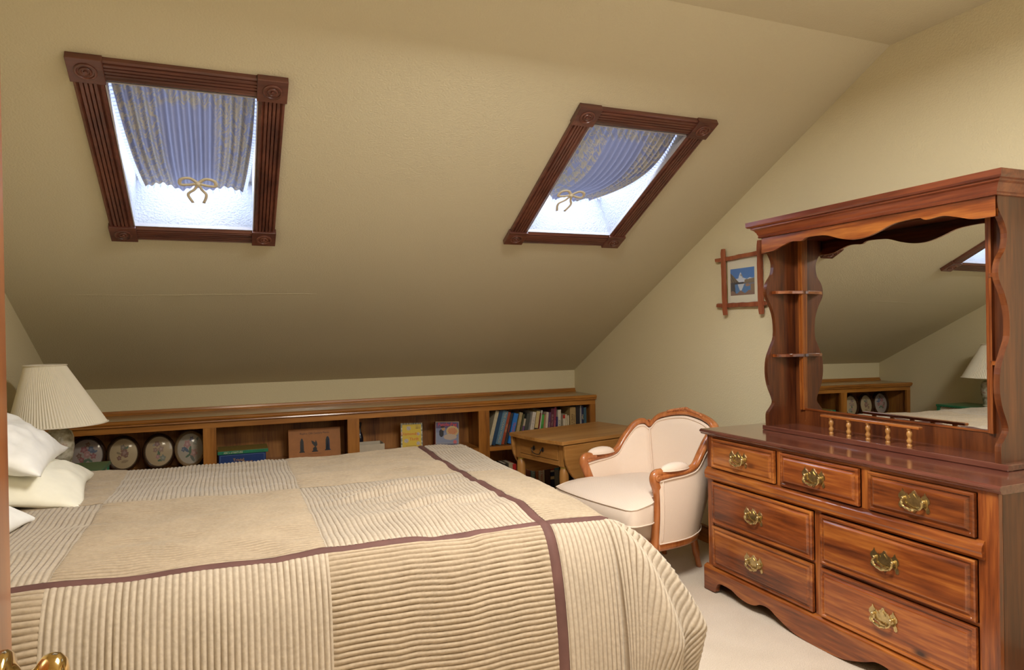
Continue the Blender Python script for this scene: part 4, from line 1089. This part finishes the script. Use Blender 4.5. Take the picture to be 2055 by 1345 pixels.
shell(0, ICORN[0], -.012, 'arm_cover', .014, .1); shell(ICORN[0], ICORN[1], -.012, 'back_cover', .022, .1); shell(ICORN[1], NP - 1, -.012, 'arm_cover', .014, .1)
def frame_tube(pts, r, ry, name='frame_rail', upv=(0, 0, 1)):
    return MB().tube(pts, r, 10, ry=ry, upv=upv).build(name, MT['chairwood'], ch, smooth=True)
# top rail following the outline, with a fine groove bead
top_pts = [cpt(i, 1.0, .002) for i in range(NP)]
frame_tube(top_pts, .0155, .024, 'top_rail')
MB().tube([p + Vector((0, 0, .0135)) for p in top_pts], .0045, 6).build('bead', MT['chairwood'], ch, smooth=True)
# piping beside the wood on both faces
for off in (.022, -.020):
    MB().tube([cpt(i, .955, off) for i in range(NP)], .0032, 6).build('piping', MT['uph'], ch, smooth=True)
MB().tube([cpt(i, .05, .024) for i in range(NP)], .0032, 6).build('piping', MT['uph'], ch, smooth=True)
for k in (0, NP - 1):
    for off in (.020,):
        i2 = 2 if k == 0 else NP - 3
        MB().tube([cpt(i2, v, off) for v in np.linspace(.04, .95, 14)], .0032, 6).build('piping', MT['uph'], ch, smooth=True)
for k in ICORN:
    MB().tube([cpt(k, v, -.022) for v in np.linspace(.3, .97, 14)], .0035, 6).build('piping', MT['uph'], ch, smooth=True)
# seat rail
frame_tube([cpt(i, 0, .004) for i in range(NP)], .026, .018, 'seat_rail')
fr_ = smoothline([(-.245, -.185, ZR), (-.15, -.215, ZR), (0, -.228, ZR), (.15, -.215, ZR), (.245, -.185, ZR)], 6)
frame_tube(fr_, .026, .017, 'seat_rail')
for s_ in (-1, 1):
    # scrolled front post running into the arm
    a = smoothline([(s_ * .246, -.190, ZR - .02), (s_ * .252, -.178, .33), (s_ * .262, -.172, .42), (s_ * .272, -.190, .49), (s_ * .275, -.210, .535), (s_ * .275, -.205, .560), (s_ * .277, -.175, .568), (s_ * .280, -.130, .562)], 5)
    n_ = len(a); MB().tube(a, [.021 + .006 * math.sin(PI * min(1, i / n_ * 1.2)) for i in range(n_)], 10, ry=[.021] * n_, upv=(0, 1, 0)).build('arm_post', MT['chairwood'], ch, smooth=True)
    MB().lathe([(.0, -.006), (.016, -.006), (.018, 0), (.013, .004), (.010, .001), (.006, .005), (.0, .006)], (s_ * .2985 if s_ > 0 else -.2985, -.203, .548), 16, 'x').build('carved_rosette', MT['chairwood'], ch, smooth=True)
    # arm pad
    pd = MB(); c = Vector((s_ * .283, -.085, .578))
    def pf(u, v):
        a_ = 2 * PI * u; b_ = PI * v - PI / 2
        return (c.x + .036 * math.cos(a_) * math.cos(b_), c.y + .090 * math.sin(a_) * math.cos(b_), c.z + .032 * math.sin(b_) * (1 if b_ > 0 else .4))
    pd.grid(pf, 24, 12); pd.build('arm_pad', MT['uph'], ch, smooth=True)
    MB().tube([(c.x + .0365 * math.cos(a_), c.y + .0905 * math.sin(a_), c.z - .002) for a_ in np.linspace(0, 2 * PI, 25)[:-1]], .0028, 6, closed=True).build('piping', MT['uph'], ch, smooth=True)
    # small scroll where wing meets crest
    k = ICORN[0] if s_ > 0 else ICORN[1]; p = cpt(k, 1.0, .002)
    MB().tube(smoothline([p + Vector((s_ * .018, -.004, .004)), p + Vector((s_ * .012, -.004, .022)), p + Vector((-s_ * .002, 0, .024)), p + Vector((s_ * .0, 0, .012))], 4), .006, 8).build('scroll', MT['chairwood'], ch, smooth=True)
    # rear (sabre) and front legs
    MB().tube(smoothline([(s_ * .13, .190, ZR), (s_ * .128, .196, .15), (s_ * .130, .212, .07), (s_ * .128, .232, .0)], 5), [.024] * 5 + [.019] * 6 + [.015] * 5, 8, upv=(0, 1, 0)).build('leg', MT['chairwood'], ch, smooth=True)
    MB().tube(smoothline([(s_ * .235, -.185, ZR), (s_ * .245, -.200, .17), (s_ * .240, -.198, .09), (s_ * .238, -.200, .03), (s_ * .246, -.212, .0)], 5), [.028] * 5 + [.024] * 5 + [.016] * 6 + [.019] * 5, 8, upv=(0, 1, 0)).build('leg', MT['chairwood'], ch, smooth=True)
# carved crest
cr2 = MB(); rr = random.Random(5)
mid = NP // 2
for k in range(-11, 12):
    i = mid + k; p = cpt(i, 1.0, .0); sz_ = .011 * (1 - abs(k) / 14)
    lf = [p + Vector((0, -.014, .008)), p + Vector((.010 * (1 if k >= 0 else -1), -.020, .016 + sz_)), p + Vector((.018 * (1 if k >= 0 else -1), -.012, .020 + sz_ * .4))]
    cr2.tube(smoothline(lf, 3), [.004, .0055, .006, .0065, .005, .004, .002], 6)
for k in range(5): 
    a = k * 2 * PI / 5; p = cpt(mid, 1.0, 0) + Vector((.010 * math.cos(a), -.018, .018 + .010 * math.sin(a))); cr2.lathe([(.0, -.004), (.006, -.002), (.0065, .002), (.0, .004)], p, 8, 'y')
cr2.build('carved_crest', MT['chairwood'], ch, smooth=True)
# seat deck, T cushion
MB().prism([(x, y) for x, y in [(-.235, -.18), (-.12, -.215), (.12, -.215), (.235, -.18), (.24, -.02), (.20, .12), (.13, .185), (-.13, .185), (-.20, .12), (-.24, -.02)]], lambda p, q_, t: (p, q_, t), ZR + .01, .325).build('seat_deck', MT['uph'], ch, bev=.012, seg=3)
cpoly = [(-.300, -.375), (-.20, -.390), (0, -.398), (.20, -.390), (.300, -.375), (.312, -.30), (.300, -.240), (.250, -.225), (.240, -.15), (.238, 0), (.215, .10), (.165, .175), (0, .20), (-.165, .175), (-.215, .10), (-.238, 0), (-.240, -.15), (-.250, -.225), (-.300, -.240), (-.312, -.30)]
cm = MB(); CZ0, CZ1 = .345, .448; cen = Vector((0, -.09, 0))
cp = smoothline([(x, y, 0) for x, y in cpoly + [cpoly[0]]], 3)[:-1]; nc = len(cp)
rings = [(1.0, CZ0, 0), (1.012, (CZ0 + CZ1) / 2, 0), (1.0, CZ1, 0), (.93, CZ1 + .010, 0), (.75, CZ1 + .020, 0), (.5, CZ1 + .026, 0), (.2, CZ1 + .028, 0)]
vs = []
for k, z, _ in rings:
    for p in cp: vs.append(cen + (p - cen) * k + Vector((0, 0, z + (-.03 * max(0, (-.20 - (cen + (p - cen) * k).y) / .2) if z > CZ0 else 0))))
cm.add(vs, [(j * nc + i, j * nc + (i + 1) % nc, (j + 1) * nc + (i + 1) % nc, (j + 1) * nc + i) for j in range(len(rings) - 1) for i in range(nc)] + [tuple(range(nc))[::-1], tuple((len(rings) - 1) * nc + i for i in range(nc))])
cush = autosmooth(cm.build('seat_cushion', MT['uph'], ch), 1.0)
MB().tube([cen + (p - cen) * 1.003 + Vector((0, 0, CZ1 - .03 * max(0, (-.20 - p.y) / .2))) for p in cp], .0035, 6, closed=True).build('piping', MT['uph'], cush, smooth=True)
MB().tube([cen + (p - cen) * 1.003 + Vector((0, 0, CZ0)) for p in cp], .0035, 6, closed=True).build('piping', MT['uph'], cush, smooth=True)

# ------------------------------------------------------------------ dresser
XD = 2.12
ds = thing('dresser', 'wide cherry-stained pine dresser with seven drawers against the right wall', 'dresser', (2.35, 2.04, 0))
DY0, DY1 = 1.352, 2.708
XB_ = XR - .018
MB().box(XD + .0205, XB_, DY0 + .0005, DY0 + .018, .06, .742).build('side_panel', MT['dside'], ds)
MB().box(XD + .0205, XB_, DY1 - .018, DY1 - .0005, .06, .742).build('side_panel', MT['dside'], ds)
MB().box(XD + .02, XB_, DY0 + .018, DY1 - .018, .07, .738).build('carcass', MT['dside'], ds)
# face frame
MB().box(XD, XD + .02, DY0, 1.414, .06, .742).build('stile', MT['dz'], ds, bev=.002)
MB().box(XD, XD + .02, 2.668, DY1, .06, .742).build('stile', MT['dz'], ds, bev=.002)
for y0, y1, z0, z1 in ((2.226, 2.256, .585, .738), (1.800, 1.836, .585, .738), (2.022, 2.056, .12, .53)):
    MB().box(XD + .002, XD + .02, y0, y1, z0, z1).build('stile', MT['dz'], ds, bev=.001)
MB().box(XD + .001, XD + .02, 1.414, 2.668, .733, .742).build('rail', MT['dy'], ds)
MB().box(XD + .003, XD + .02, 1.414, 2.668, .318, .330).build('rail', MT['dy'], ds)
MB().box(XD + .003, XD + .02, 1.414, 2.668, .53, .59).build('rail', MT['dy'], ds)
mo = MB().prism([(XD, .590), (XD - .006, .588), (XD - .008, .582), (XD - .015, .576), (XD - .018, .568), (XD - .019, .556), (XD - .016, .550), (XD - .017, .541), (XD - .010, .536), (XD - .004, .530), (XD, .528)], lambda p, q_, t: (p, t, q_), 1.392, 2.708)
autosmooth(mo.build('waist_moulding', MT['dy'], ds), .4)
tp_ = MB().prism([(XB_, .768), (XD - .010, .768), (XD - .018, .764), (XD - .020, .757), (XD - .012, .750), (XD - .012, .746), (XD - .004, .742), (XB_, .742)], lambda p, q_, t: (p, t, q_), 1.336, 2.742)
tp_.build('top', MT['dtop'], ds, bev=.0015)
# base with scalloped apron
zs = [(0, .003), (.075, .006), (.085, .030), (.10, .050), (.125, .058), (.19, .056), (.24, .040), (.30, .033), (.345, .040), (.38, .056), (.43, .057), (.475, .038), (.55, .012), (.61, .003), (.655, .001)]
left = [(2.722 - a, z) for a, z in zs]; cen_ = 2.032; right = [(2 * cen_ - y, z) for y, z in reversed(left) if y > cen_ + .005]
low = smoothline([(y, z, 0) for y, z in left + right], 4)
poly = [(p.x, max(.0015, p.y)) for p in low] + [(right[-1][0], .108), (left[0][0], .108)]
bs = MB()
n_ = len(low)
topz = .108
for i in range(n_ - 1):
    a, b_ = low[i], low[i + 1]
    bs.add([(XD - .018, a.x, max(.0015, a.y)), (XD - .018, b_.x, max(.0015, b_.y)), (XD - .018, b_.x, topz), (XD - .018, a.x, topz), (XD + .004, a.x, max(.0015, a.y)), (XD + .004, b_.x, max(.0015, b_.y)), (XD + .004, b_.x, topz), (XD + .004, a.x, topz)],
           [(0, 1, 2, 3), (7, 6, 5, 4), (0, 4, 5, 1), (3, 2, 6, 7)])
bs.box(XD - .018, XD + .004, low[0].x - .001, low[0].x, .0015, topz); bs.box(XD - .018, XD + .004, low[-1].x, low[-1].x + .001, .0015, topz)
bs.build('base_apron', MT['dy'], ds)
for y0, y1 in ((DY1, 2.722), (low[-1].x, DY0)): MB().box(XD + .0045, XB_, y0, min(y1, 2.7215), .0015, topz).build('base_side', MT['dside'], ds)
cap = MB().prism([(XD - .018, .108), (XD - .016, .114), (XD - .006, .120), (XD, .123), (XD + .004, .123), (XD + .004, .108)], lambda p, q_, t: (p, t, q_), low[-1].x, 2.722)
cap.build('base_moulding', MT['dy'], ds)
HP = [(0, .036), (.004, .034), (.009, .026), (.016, .022), (.020, .013), (.026, .014), (.030, .022), (.036, .026), (.041, .037), (.044, .028), (.050, .022), (.056, .014), (.057, .005), (.051, -.001), (.050, -.008), (.055, -.014), (.057, -.024), (.051, -.031), (.044, -.029), (.042, -.020), (.035, -.014), (.028, -.018), (.020, -.020), (.012, -.027), (.006, -.034), (0, -.038)]
HPOLY = HP + [(-y, z) for y, z in HP[::-1][1:-1]]
def pull(dw_, x, y, z):
    m = MB().prism([(y + a, z + b_) for a, b_ in HPOLY], lambda p, q_, t: (t, p, q_), x - .0025, x)
    m.prism([(y + a * .55, z + b_ * .62 + .002) for a, b_ in HPOLY], lambda p, q_, t: (t, p, q_), x - .0045, x - .0025)
    for s_ in (-1, 1): m.lathe([(.004, -.016), (.0065, -.013), (.0065, -.009), (.0045, -.006), (.006, 0)], (x, y + s_ * .036, z + .006), 10, 'x')
    pts = smoothline([(x - .012, y - .036, z + .004), (x - .015, y - .037, z - .010), (x - .017, y - .026, z - .021), (x - .018, y - .012, z - .024), (x - .018, y, z - .027), (x - .018, y + .012, z - .024), (x - .017, y + .026, z - .021), (x - .015, y + .037, z - .010), (x - .012, y + .036, z + .004)], 4)
    rs = [.0034 + .0022 * math.exp(-((i - len(pts) / 2) / 3.0) ** 2) + .0014 * (math.cos(i * .9) > .5) for i in range(len(pts))]
    m.tube(pts, rs, 8)
    autosmooth(m.build('drawer_pull', MT['brass'], dw_), .7)
def drawer(y0, y1, z0, z1, hy, hz):
    rings = [(0, .0), (0, .012), (.004, .015), (.010, .015), (.013, .010), (.017, .010), (.024, .017), (.028, .018), (.034, .0175)]
    vs = []
    for ins, h in rings:
        x = XD - h; vs += [(x, y0 + ins, z0 + ins), (x, y1 - ins, z0 + ins), (x, y1 - ins, z1 - ins), (x, y0 + ins, z1 - ins)]
    n_ = len(rings)
    fs = [(j * 4 + i, j * 4 + (i + 1) % 4, (j + 1) * 4 + (i + 1) % 4, (j + 1) * 4 + i) for j in range(n_ - 1) for i in range(4)] + [(0, 3, 2, 1), tuple((n_ - 1) * 4 + i for i in range(4))]
    o = MB().add(vs, fs).build('drawer', MT['drawer'], ds)
    pull(o, XD - .0178, hy, hz)
g = .003
drawer(2.256 + g, 2.668 - g, .594, .731, 2.470, .662); drawer(1.836 + g, 2.226 - g, .594, .731, 2.040, .662); drawer(1.414 + g, 1.800 - g, .594, .731, 1.613, .664)
drawer(2.056 + g, 2.668 - g, .332, .524, 2.378, .428); drawer(1.414 + g, 2.022 - g, .332, .524, 1.728, .430)
drawer(2.056 + g, 2.668 - g, .127, .316, 2.380, .224); drawer(1.414 + g, 2.022 - g, .127, .316, 1.737, .228)

# ------------------------------------------------------------------ mirror hutch on the dresser
ht = thing('dresser_mirror', 'dark pine mirror hutch with scalloped shelves standing on the dresser', 'mirror', (2.45, 2.03, .7685))
HZ = .7685; XF = 2.338; HB = 2.545
MB().box(XF, HB, 1.458, 2.575, HZ, HZ + .022).build('base_board', MT['dtop'], ht, bev=.003)
MX = 2.5146
MB().box(MX, HB, 1.502, 2.532, HZ + .022, 1.74).build('back_panel', MT['hutch'], ht)
bw_ = MB().box(MX - .006, MX, 1.502, 2.532, HZ + .022, .868).box(MX - .006, MX, 1.502, 1.604, .868, 1.74).box(MX - .006, MX, 2.500, 2.532, .868, 1.74); bw_.build('lower_back_rail', MT['hutch'], ht)
MB().box(MX - .006, MX, 1.626, 2.478, 1.664, 1.74).build('upper_back_rail', MT['hutch'], ht)
MB().add([(MX - .0068, 1.626, .868), (MX - .0068, 2.478, .868), (MX - .0008, 2.478, 1.664), (MX - .0008, 1.626, 1.664), (MX - .0004, 1.626, .868), (MX - .0004, 2.478, .868), (MX - .0004, 2.478, 1.664), (MX - .0004, 1.626, 1.664)],
         [(0, 1, 2, 3), (7, 6, 5, 4), (0, 4, 5, 1), (3, 2, 6, 7), (1, 5, 6, 2), (0, 3, 7, 4)]).build('mirror_glass', MT['mirror'], ht)     # the hutch leans back a fraction
for y0, y1 in ((2.474, 2.482), (2.484, 2.494), (1.616, 1.626), (1.604, 1.613)): MB().box(MX - (.018 if y0 in (2.474, 1.616) else .022), MX, y0, y1, .862, 1.70).build('mirror_trim', MT['dz'], ht)
MB().box(MX - .010, MX, 1.626, 2.478, .862, .870).build('mirror_trim', MT['dy'], ht)
# scalloped side panels
edge = [(.0, .003), (.055, .003), (.078, .020), (.105, .040), (.135, .034), (.19, .010), (.25, .000), (.315, .006), (.37, .030), (.42, .052), (.50, .050), (.56, .030), (.605, .004), (.64, .000), (.675, .012), (.71, .038), (.76, .046), (.80, .030), (.835, .006), (.86, .0)]
ed = smoothline([(a, b_, 0) for a, b_ in edge], 3)
def side(y0, y1):
    po = [(XF - .0 + p.y, HZ + .022 + p.x) for p in ed] + [(HB, HZ + .022 + .86), (HB, HZ + .022)]
    m = MB(); n_ = len(ed)
    for i in range(n_ - 1):
        a, b_ = ed[i], ed[i + 1]; xa, xb = XF - .002 + a.y, XF - .002 + b_.y; za, zb = HZ + .022 + a.x, HZ + .022 + b_.x
        m.add([(xa, y0, za), (xb, y0, zb), (HB, y0, zb), (HB, y0, za), (xa, y1, za), (xb, y1, zb), (HB, y1, zb), (HB, y1, za)], [(0, 1, 2, 3), (7, 6, 5, 4), (0, 4, 5, 1), (3, 2, 6, 7)])
    m.box(XF - .002, HB, y0, y1, HZ + .022 + .86, 1.672)
    bm_ = m.build('side_panel', MT['hutch'], ht)
side(2.533, 2.553); side(1.480, 1.501)
def corner_shelf(yp, sg, z):
    w_ = .060; pts = [(MX - .006, yp), (XF + .030, yp)]
    for k in range(9):
        t = k / 8; pts.append((XF + .030 + (MX - .006 - XF - .030) * t * t * .9, yp - sg * w_ * (math.sin(t * PI / 2)) ** .6 * (1 + .06 * math.sin(t * 14))))
    pts.append((MX - .006, yp - sg * w_))
    MB().prism(pts, lambda p, q_, t: (p, q_, t), z, z + .014).build('corner_shelf', MT['dx'], ht, bev=.001)
for z in (1.408, 1.112):
    corner_shelf(2.532, 1, z); corner_shelf(1.502, -1, z)
# scalloped valance
vz = [(0, 1.604), (.075, 1.606), (.13, 1.622), (.18, 1.634), (.24, 1.630), (.27, 1.641), (.33, 1.640), (.38, 1.634), (.44, 1.614), (.49, 1.602), (.53, 1.599)]
vl = [(2.550 - a, z) for a, z in vz]; vc = 2.551 - .53 - .0; vr = [(2 * vl[-1][0] - y, z) for y, z in vl[-2::-1]]
k_sc = (2.551 - 1.481) / (vl[0][0] - vr[-1][0])
allp = smoothline([(2.551 - (2.550 - y) * k_sc, z, 0) for y, z in vl + vr], 4)
m = MB()
for a, b_ in zip(allp, allp[1:]):
    m.add([(XF - .010, a.x, a.y), (XF - .010, b_.x, b_.y), (XF - .010, b_.x, 1.69), (XF - .010, a.x, 1.69), (XF + .002, a.x, a.y), (XF + .002, b_.x, b_.y), (XF + .002, b_.x, 1.69), (XF + .002, a.x, 1.69)], [(0, 1, 2, 3), (7, 6, 5, 4), (0, 4, 5, 1), (3, 2, 6, 7)])
m.build('valance', MT['dy'], ht)
# crown moulding with returns
cpz = [(.0, 1.672), (.009, 1.673), (.011, 1.678), (.009, 1.684), (.012, 1.688), (.016, 1.698), (.024, 1.709), (.034, 1.714), (.034, 1.720), (.044, 1.722), (.050, 1.728), (.050, 1.748)]
def ringc(o, z): return [(XF - .010 - o, 1.480 - o, z), (XF - .010 - o, 2.552 + o, z), (HB, 2.552 + o, z), (HB, 1.480 - o, z)]
vs = []
for o, z in cpz: vs += ringc(o, z)
n_ = len(cpz)
fs = [(j * 4 + i, j * 4 + (i + 1) % 4, (j + 1) * 4 + (i + 1) % 4, (j + 1) * 4 + i) for j in range(n_ - 1) for i in range(4)] + [(0, 3, 2, 1), tuple((n_ - 1) * 4 + i for i in range(4))]
autosmooth(MB().add(vs, fs).build('crown', wood('crown_cherry', (.10, .02, .008), (.20, .048, .018), (.30, .09, .03), 'y', .28, .5), ht), .22)
# gallery rail on spindles
MB().box(2.368, 2.392, 1.795, 2.258, .860, .871).build('gallery_rail', MT['dy'], ht, bev=.003)
for y in (2.208, 2.118, 2.025, 1.934, 1.842):
    autosmooth(MB().lathe([(.0, 0), (.0085, 0), (.0095, .006), (.006, .010), (.0095, .017), (.0105, .024), (.006, .032), (.0075, .038), (.0105, .046), (.009, .055), (.006, .060), (.0095, .064), (.0095, .0695), (0, .0695)], (2.380, y, HZ + .022), 14).build('spindle', MT['tz'], ht), .9)

# ------------------------------------------------------------------ framed mountain picture on the right wall
DYP = -.022
pf_ = thing('framed_picture', 'small mountain lake picture in a carved crossed-stick frame on the right wall', 'picture', (XR - .012, 2.975, 1.50))
PX = XR - .004
MB().box(PX - .003, XR - .0005, 2.800, 3.112, 1.372, 1.642).build('backing', MT['mat_board'], pf_)
paint('picture_mat', pf_, (PX - .0034, 3.108, 1.376), (0, -1, 0), (0, 0, 1), .304, .262, 2, 2, lambda u, v: (.90, .80, .58))
def mtn(u, v):
    def ridge(x): return .52
    peak = .50 + .36 * max(0, 1 - abs(u - .43) / (.13 if u < .43 else .17)) ** .85
    c = (.10, .24, .56) if v > .62 else (.22, .36, .58)
    base = .46
    sn = max(peak, .60 + .03 * math.sin(u * 25), .62 - abs(u - .25) * .5)
    if base < v < sn: c = (.72, .74, .78) if (u < .46 + .05 * math.sin(v * 40)) or v < .64 else (.36, .34, .34)
    if v < .86 - u * 1.05 and v > base - .05: c = (.15, .12, .10) if (int(u * 31 + v * 17) % 3) else (.26, .20, .11)
    if u > .6 and v < .56 + .10 * (u - .6) and v > .43: c = (.30, .22, .14)
    if v <= .48:
        c = (.12, .25, .46)
        vr_ = .48 + (.48 - v) * 1.0
        pk_ = .50 + .36 * max(0, 1 - abs(u - .43) / (.13 if u < .43 else .17)) ** .85
        if .54 < vr_ < pk_ : c = (.66, .68, .70)
        if vr_ < .54: c = (.07, .07, .08) if u < .55 else (.26, .20, .15)
        if u < .18 + .1 * (.45 - v): c = (.10, .09, .09)
        if ((u - .72) / .10) ** 2 + ((v - .36) / .05) ** 2 < 1: c = (.42, .24, .16)
        if u > .84 and v < .40: c = (.32, .21, .13)
        if v < .12 + .05 * math.sin(u * 18) : c = (.30, .18, .13)
    return c
paint('mountain_print', pf_, (PX - .0040, 3.058, 1.430), (0, -1, 0), (0, 0, 1), .187, .146, 74, 58, mtn)
MB().box(PX - .006, PX - .0035, 3.082, 3.086, 1.378, 1.636).build('gold_fillet', MT['gold'], pf_)
MB().box(PX - .008, PX - .007, 2.806, 3.104, 1.378, 1.636).build('glazing', MT['glass'], pf_)
def stick(a, b_, w_, seed, depth):
    rr_ = random.Random(seed); a, b_ = Vector(a), Vector(b_); n_ = 16; vs = []
    ax = (b_ - a).normalized(); sd = Vector((1, 0, 0)).cross(ax)
    for k in range(n_ + 1):
        t = k / n_; p = a.lerp(b_, t); w2 = w_ * (1 + rr_.uniform(-.12, .12)) * (.55 if k in (0, n_) else 1)
        w3_ = w_ * (1 + rr_.uniform(-.12, .12))
        vs += [p + sd * w2 + Vector((.0, 0, 0)), p + sd * w2 * .8 - Vector((depth, 0, 0)), p - sd * w3_ * .75 - Vector((depth * rr_.uniform(.85, 1.1), 0, 0)), p - sd * w3_]
    fs = [(j * 4 + i, j * 4 + (i + 1) % 4, (j + 1) * 4 + (i + 1) % 4, (j + 1) * 4 + i) for j in range(n_) for i in range(4)] + [(0, 3, 2, 1), tuple(n_ * 4 + i for i in range(4))]
    MB().add(vs, fs).build('frame_stick', MT['frame'], pf_)
X1, X2 = PX - .008, PX - .016
stick((X1, 3.165, 1.634), (X1, 2.755, 1.644), .013, 1, .014); stick((X1, 3.160, 1.379), (X1, 2.762, 1.376), .013, 2, .014)
stick((X2, 3.096, 1.692), (X2, 3.086, 1.325), .014, 3, .014); stick((X2, 2.812, 1.705), (X2, 2.806, 1.322), .015, 4, .014)

# ------------------------------------------------------------------ ceiling lamp near the door (out of frame, it lights the room)
cl_ = thing('ceiling_light', 'shallow white pan light hung just under the flat ceiling, out of view', 'lamp', (.88, 1.46, Z3))
autosmooth(MB().lathe([(.0, 0), (.07, 0), (.07, -.02), (.02, -.03), (.012, -.10), (.0, -.10)], (.88, 1.46, Z3 - .001), 24).build('ceiling_plate', MT['brass'], cl_))
MB().box(.56, 1.20, 1.14, 1.78, Z3 - .135, Z3 - .102).build('lamp_pan', MT['white'], cl_, bev=.01)

print('objects', len(bpy.data.objects), 'polys', sum(len(m.polygons) for m in bpy.data.meshes))
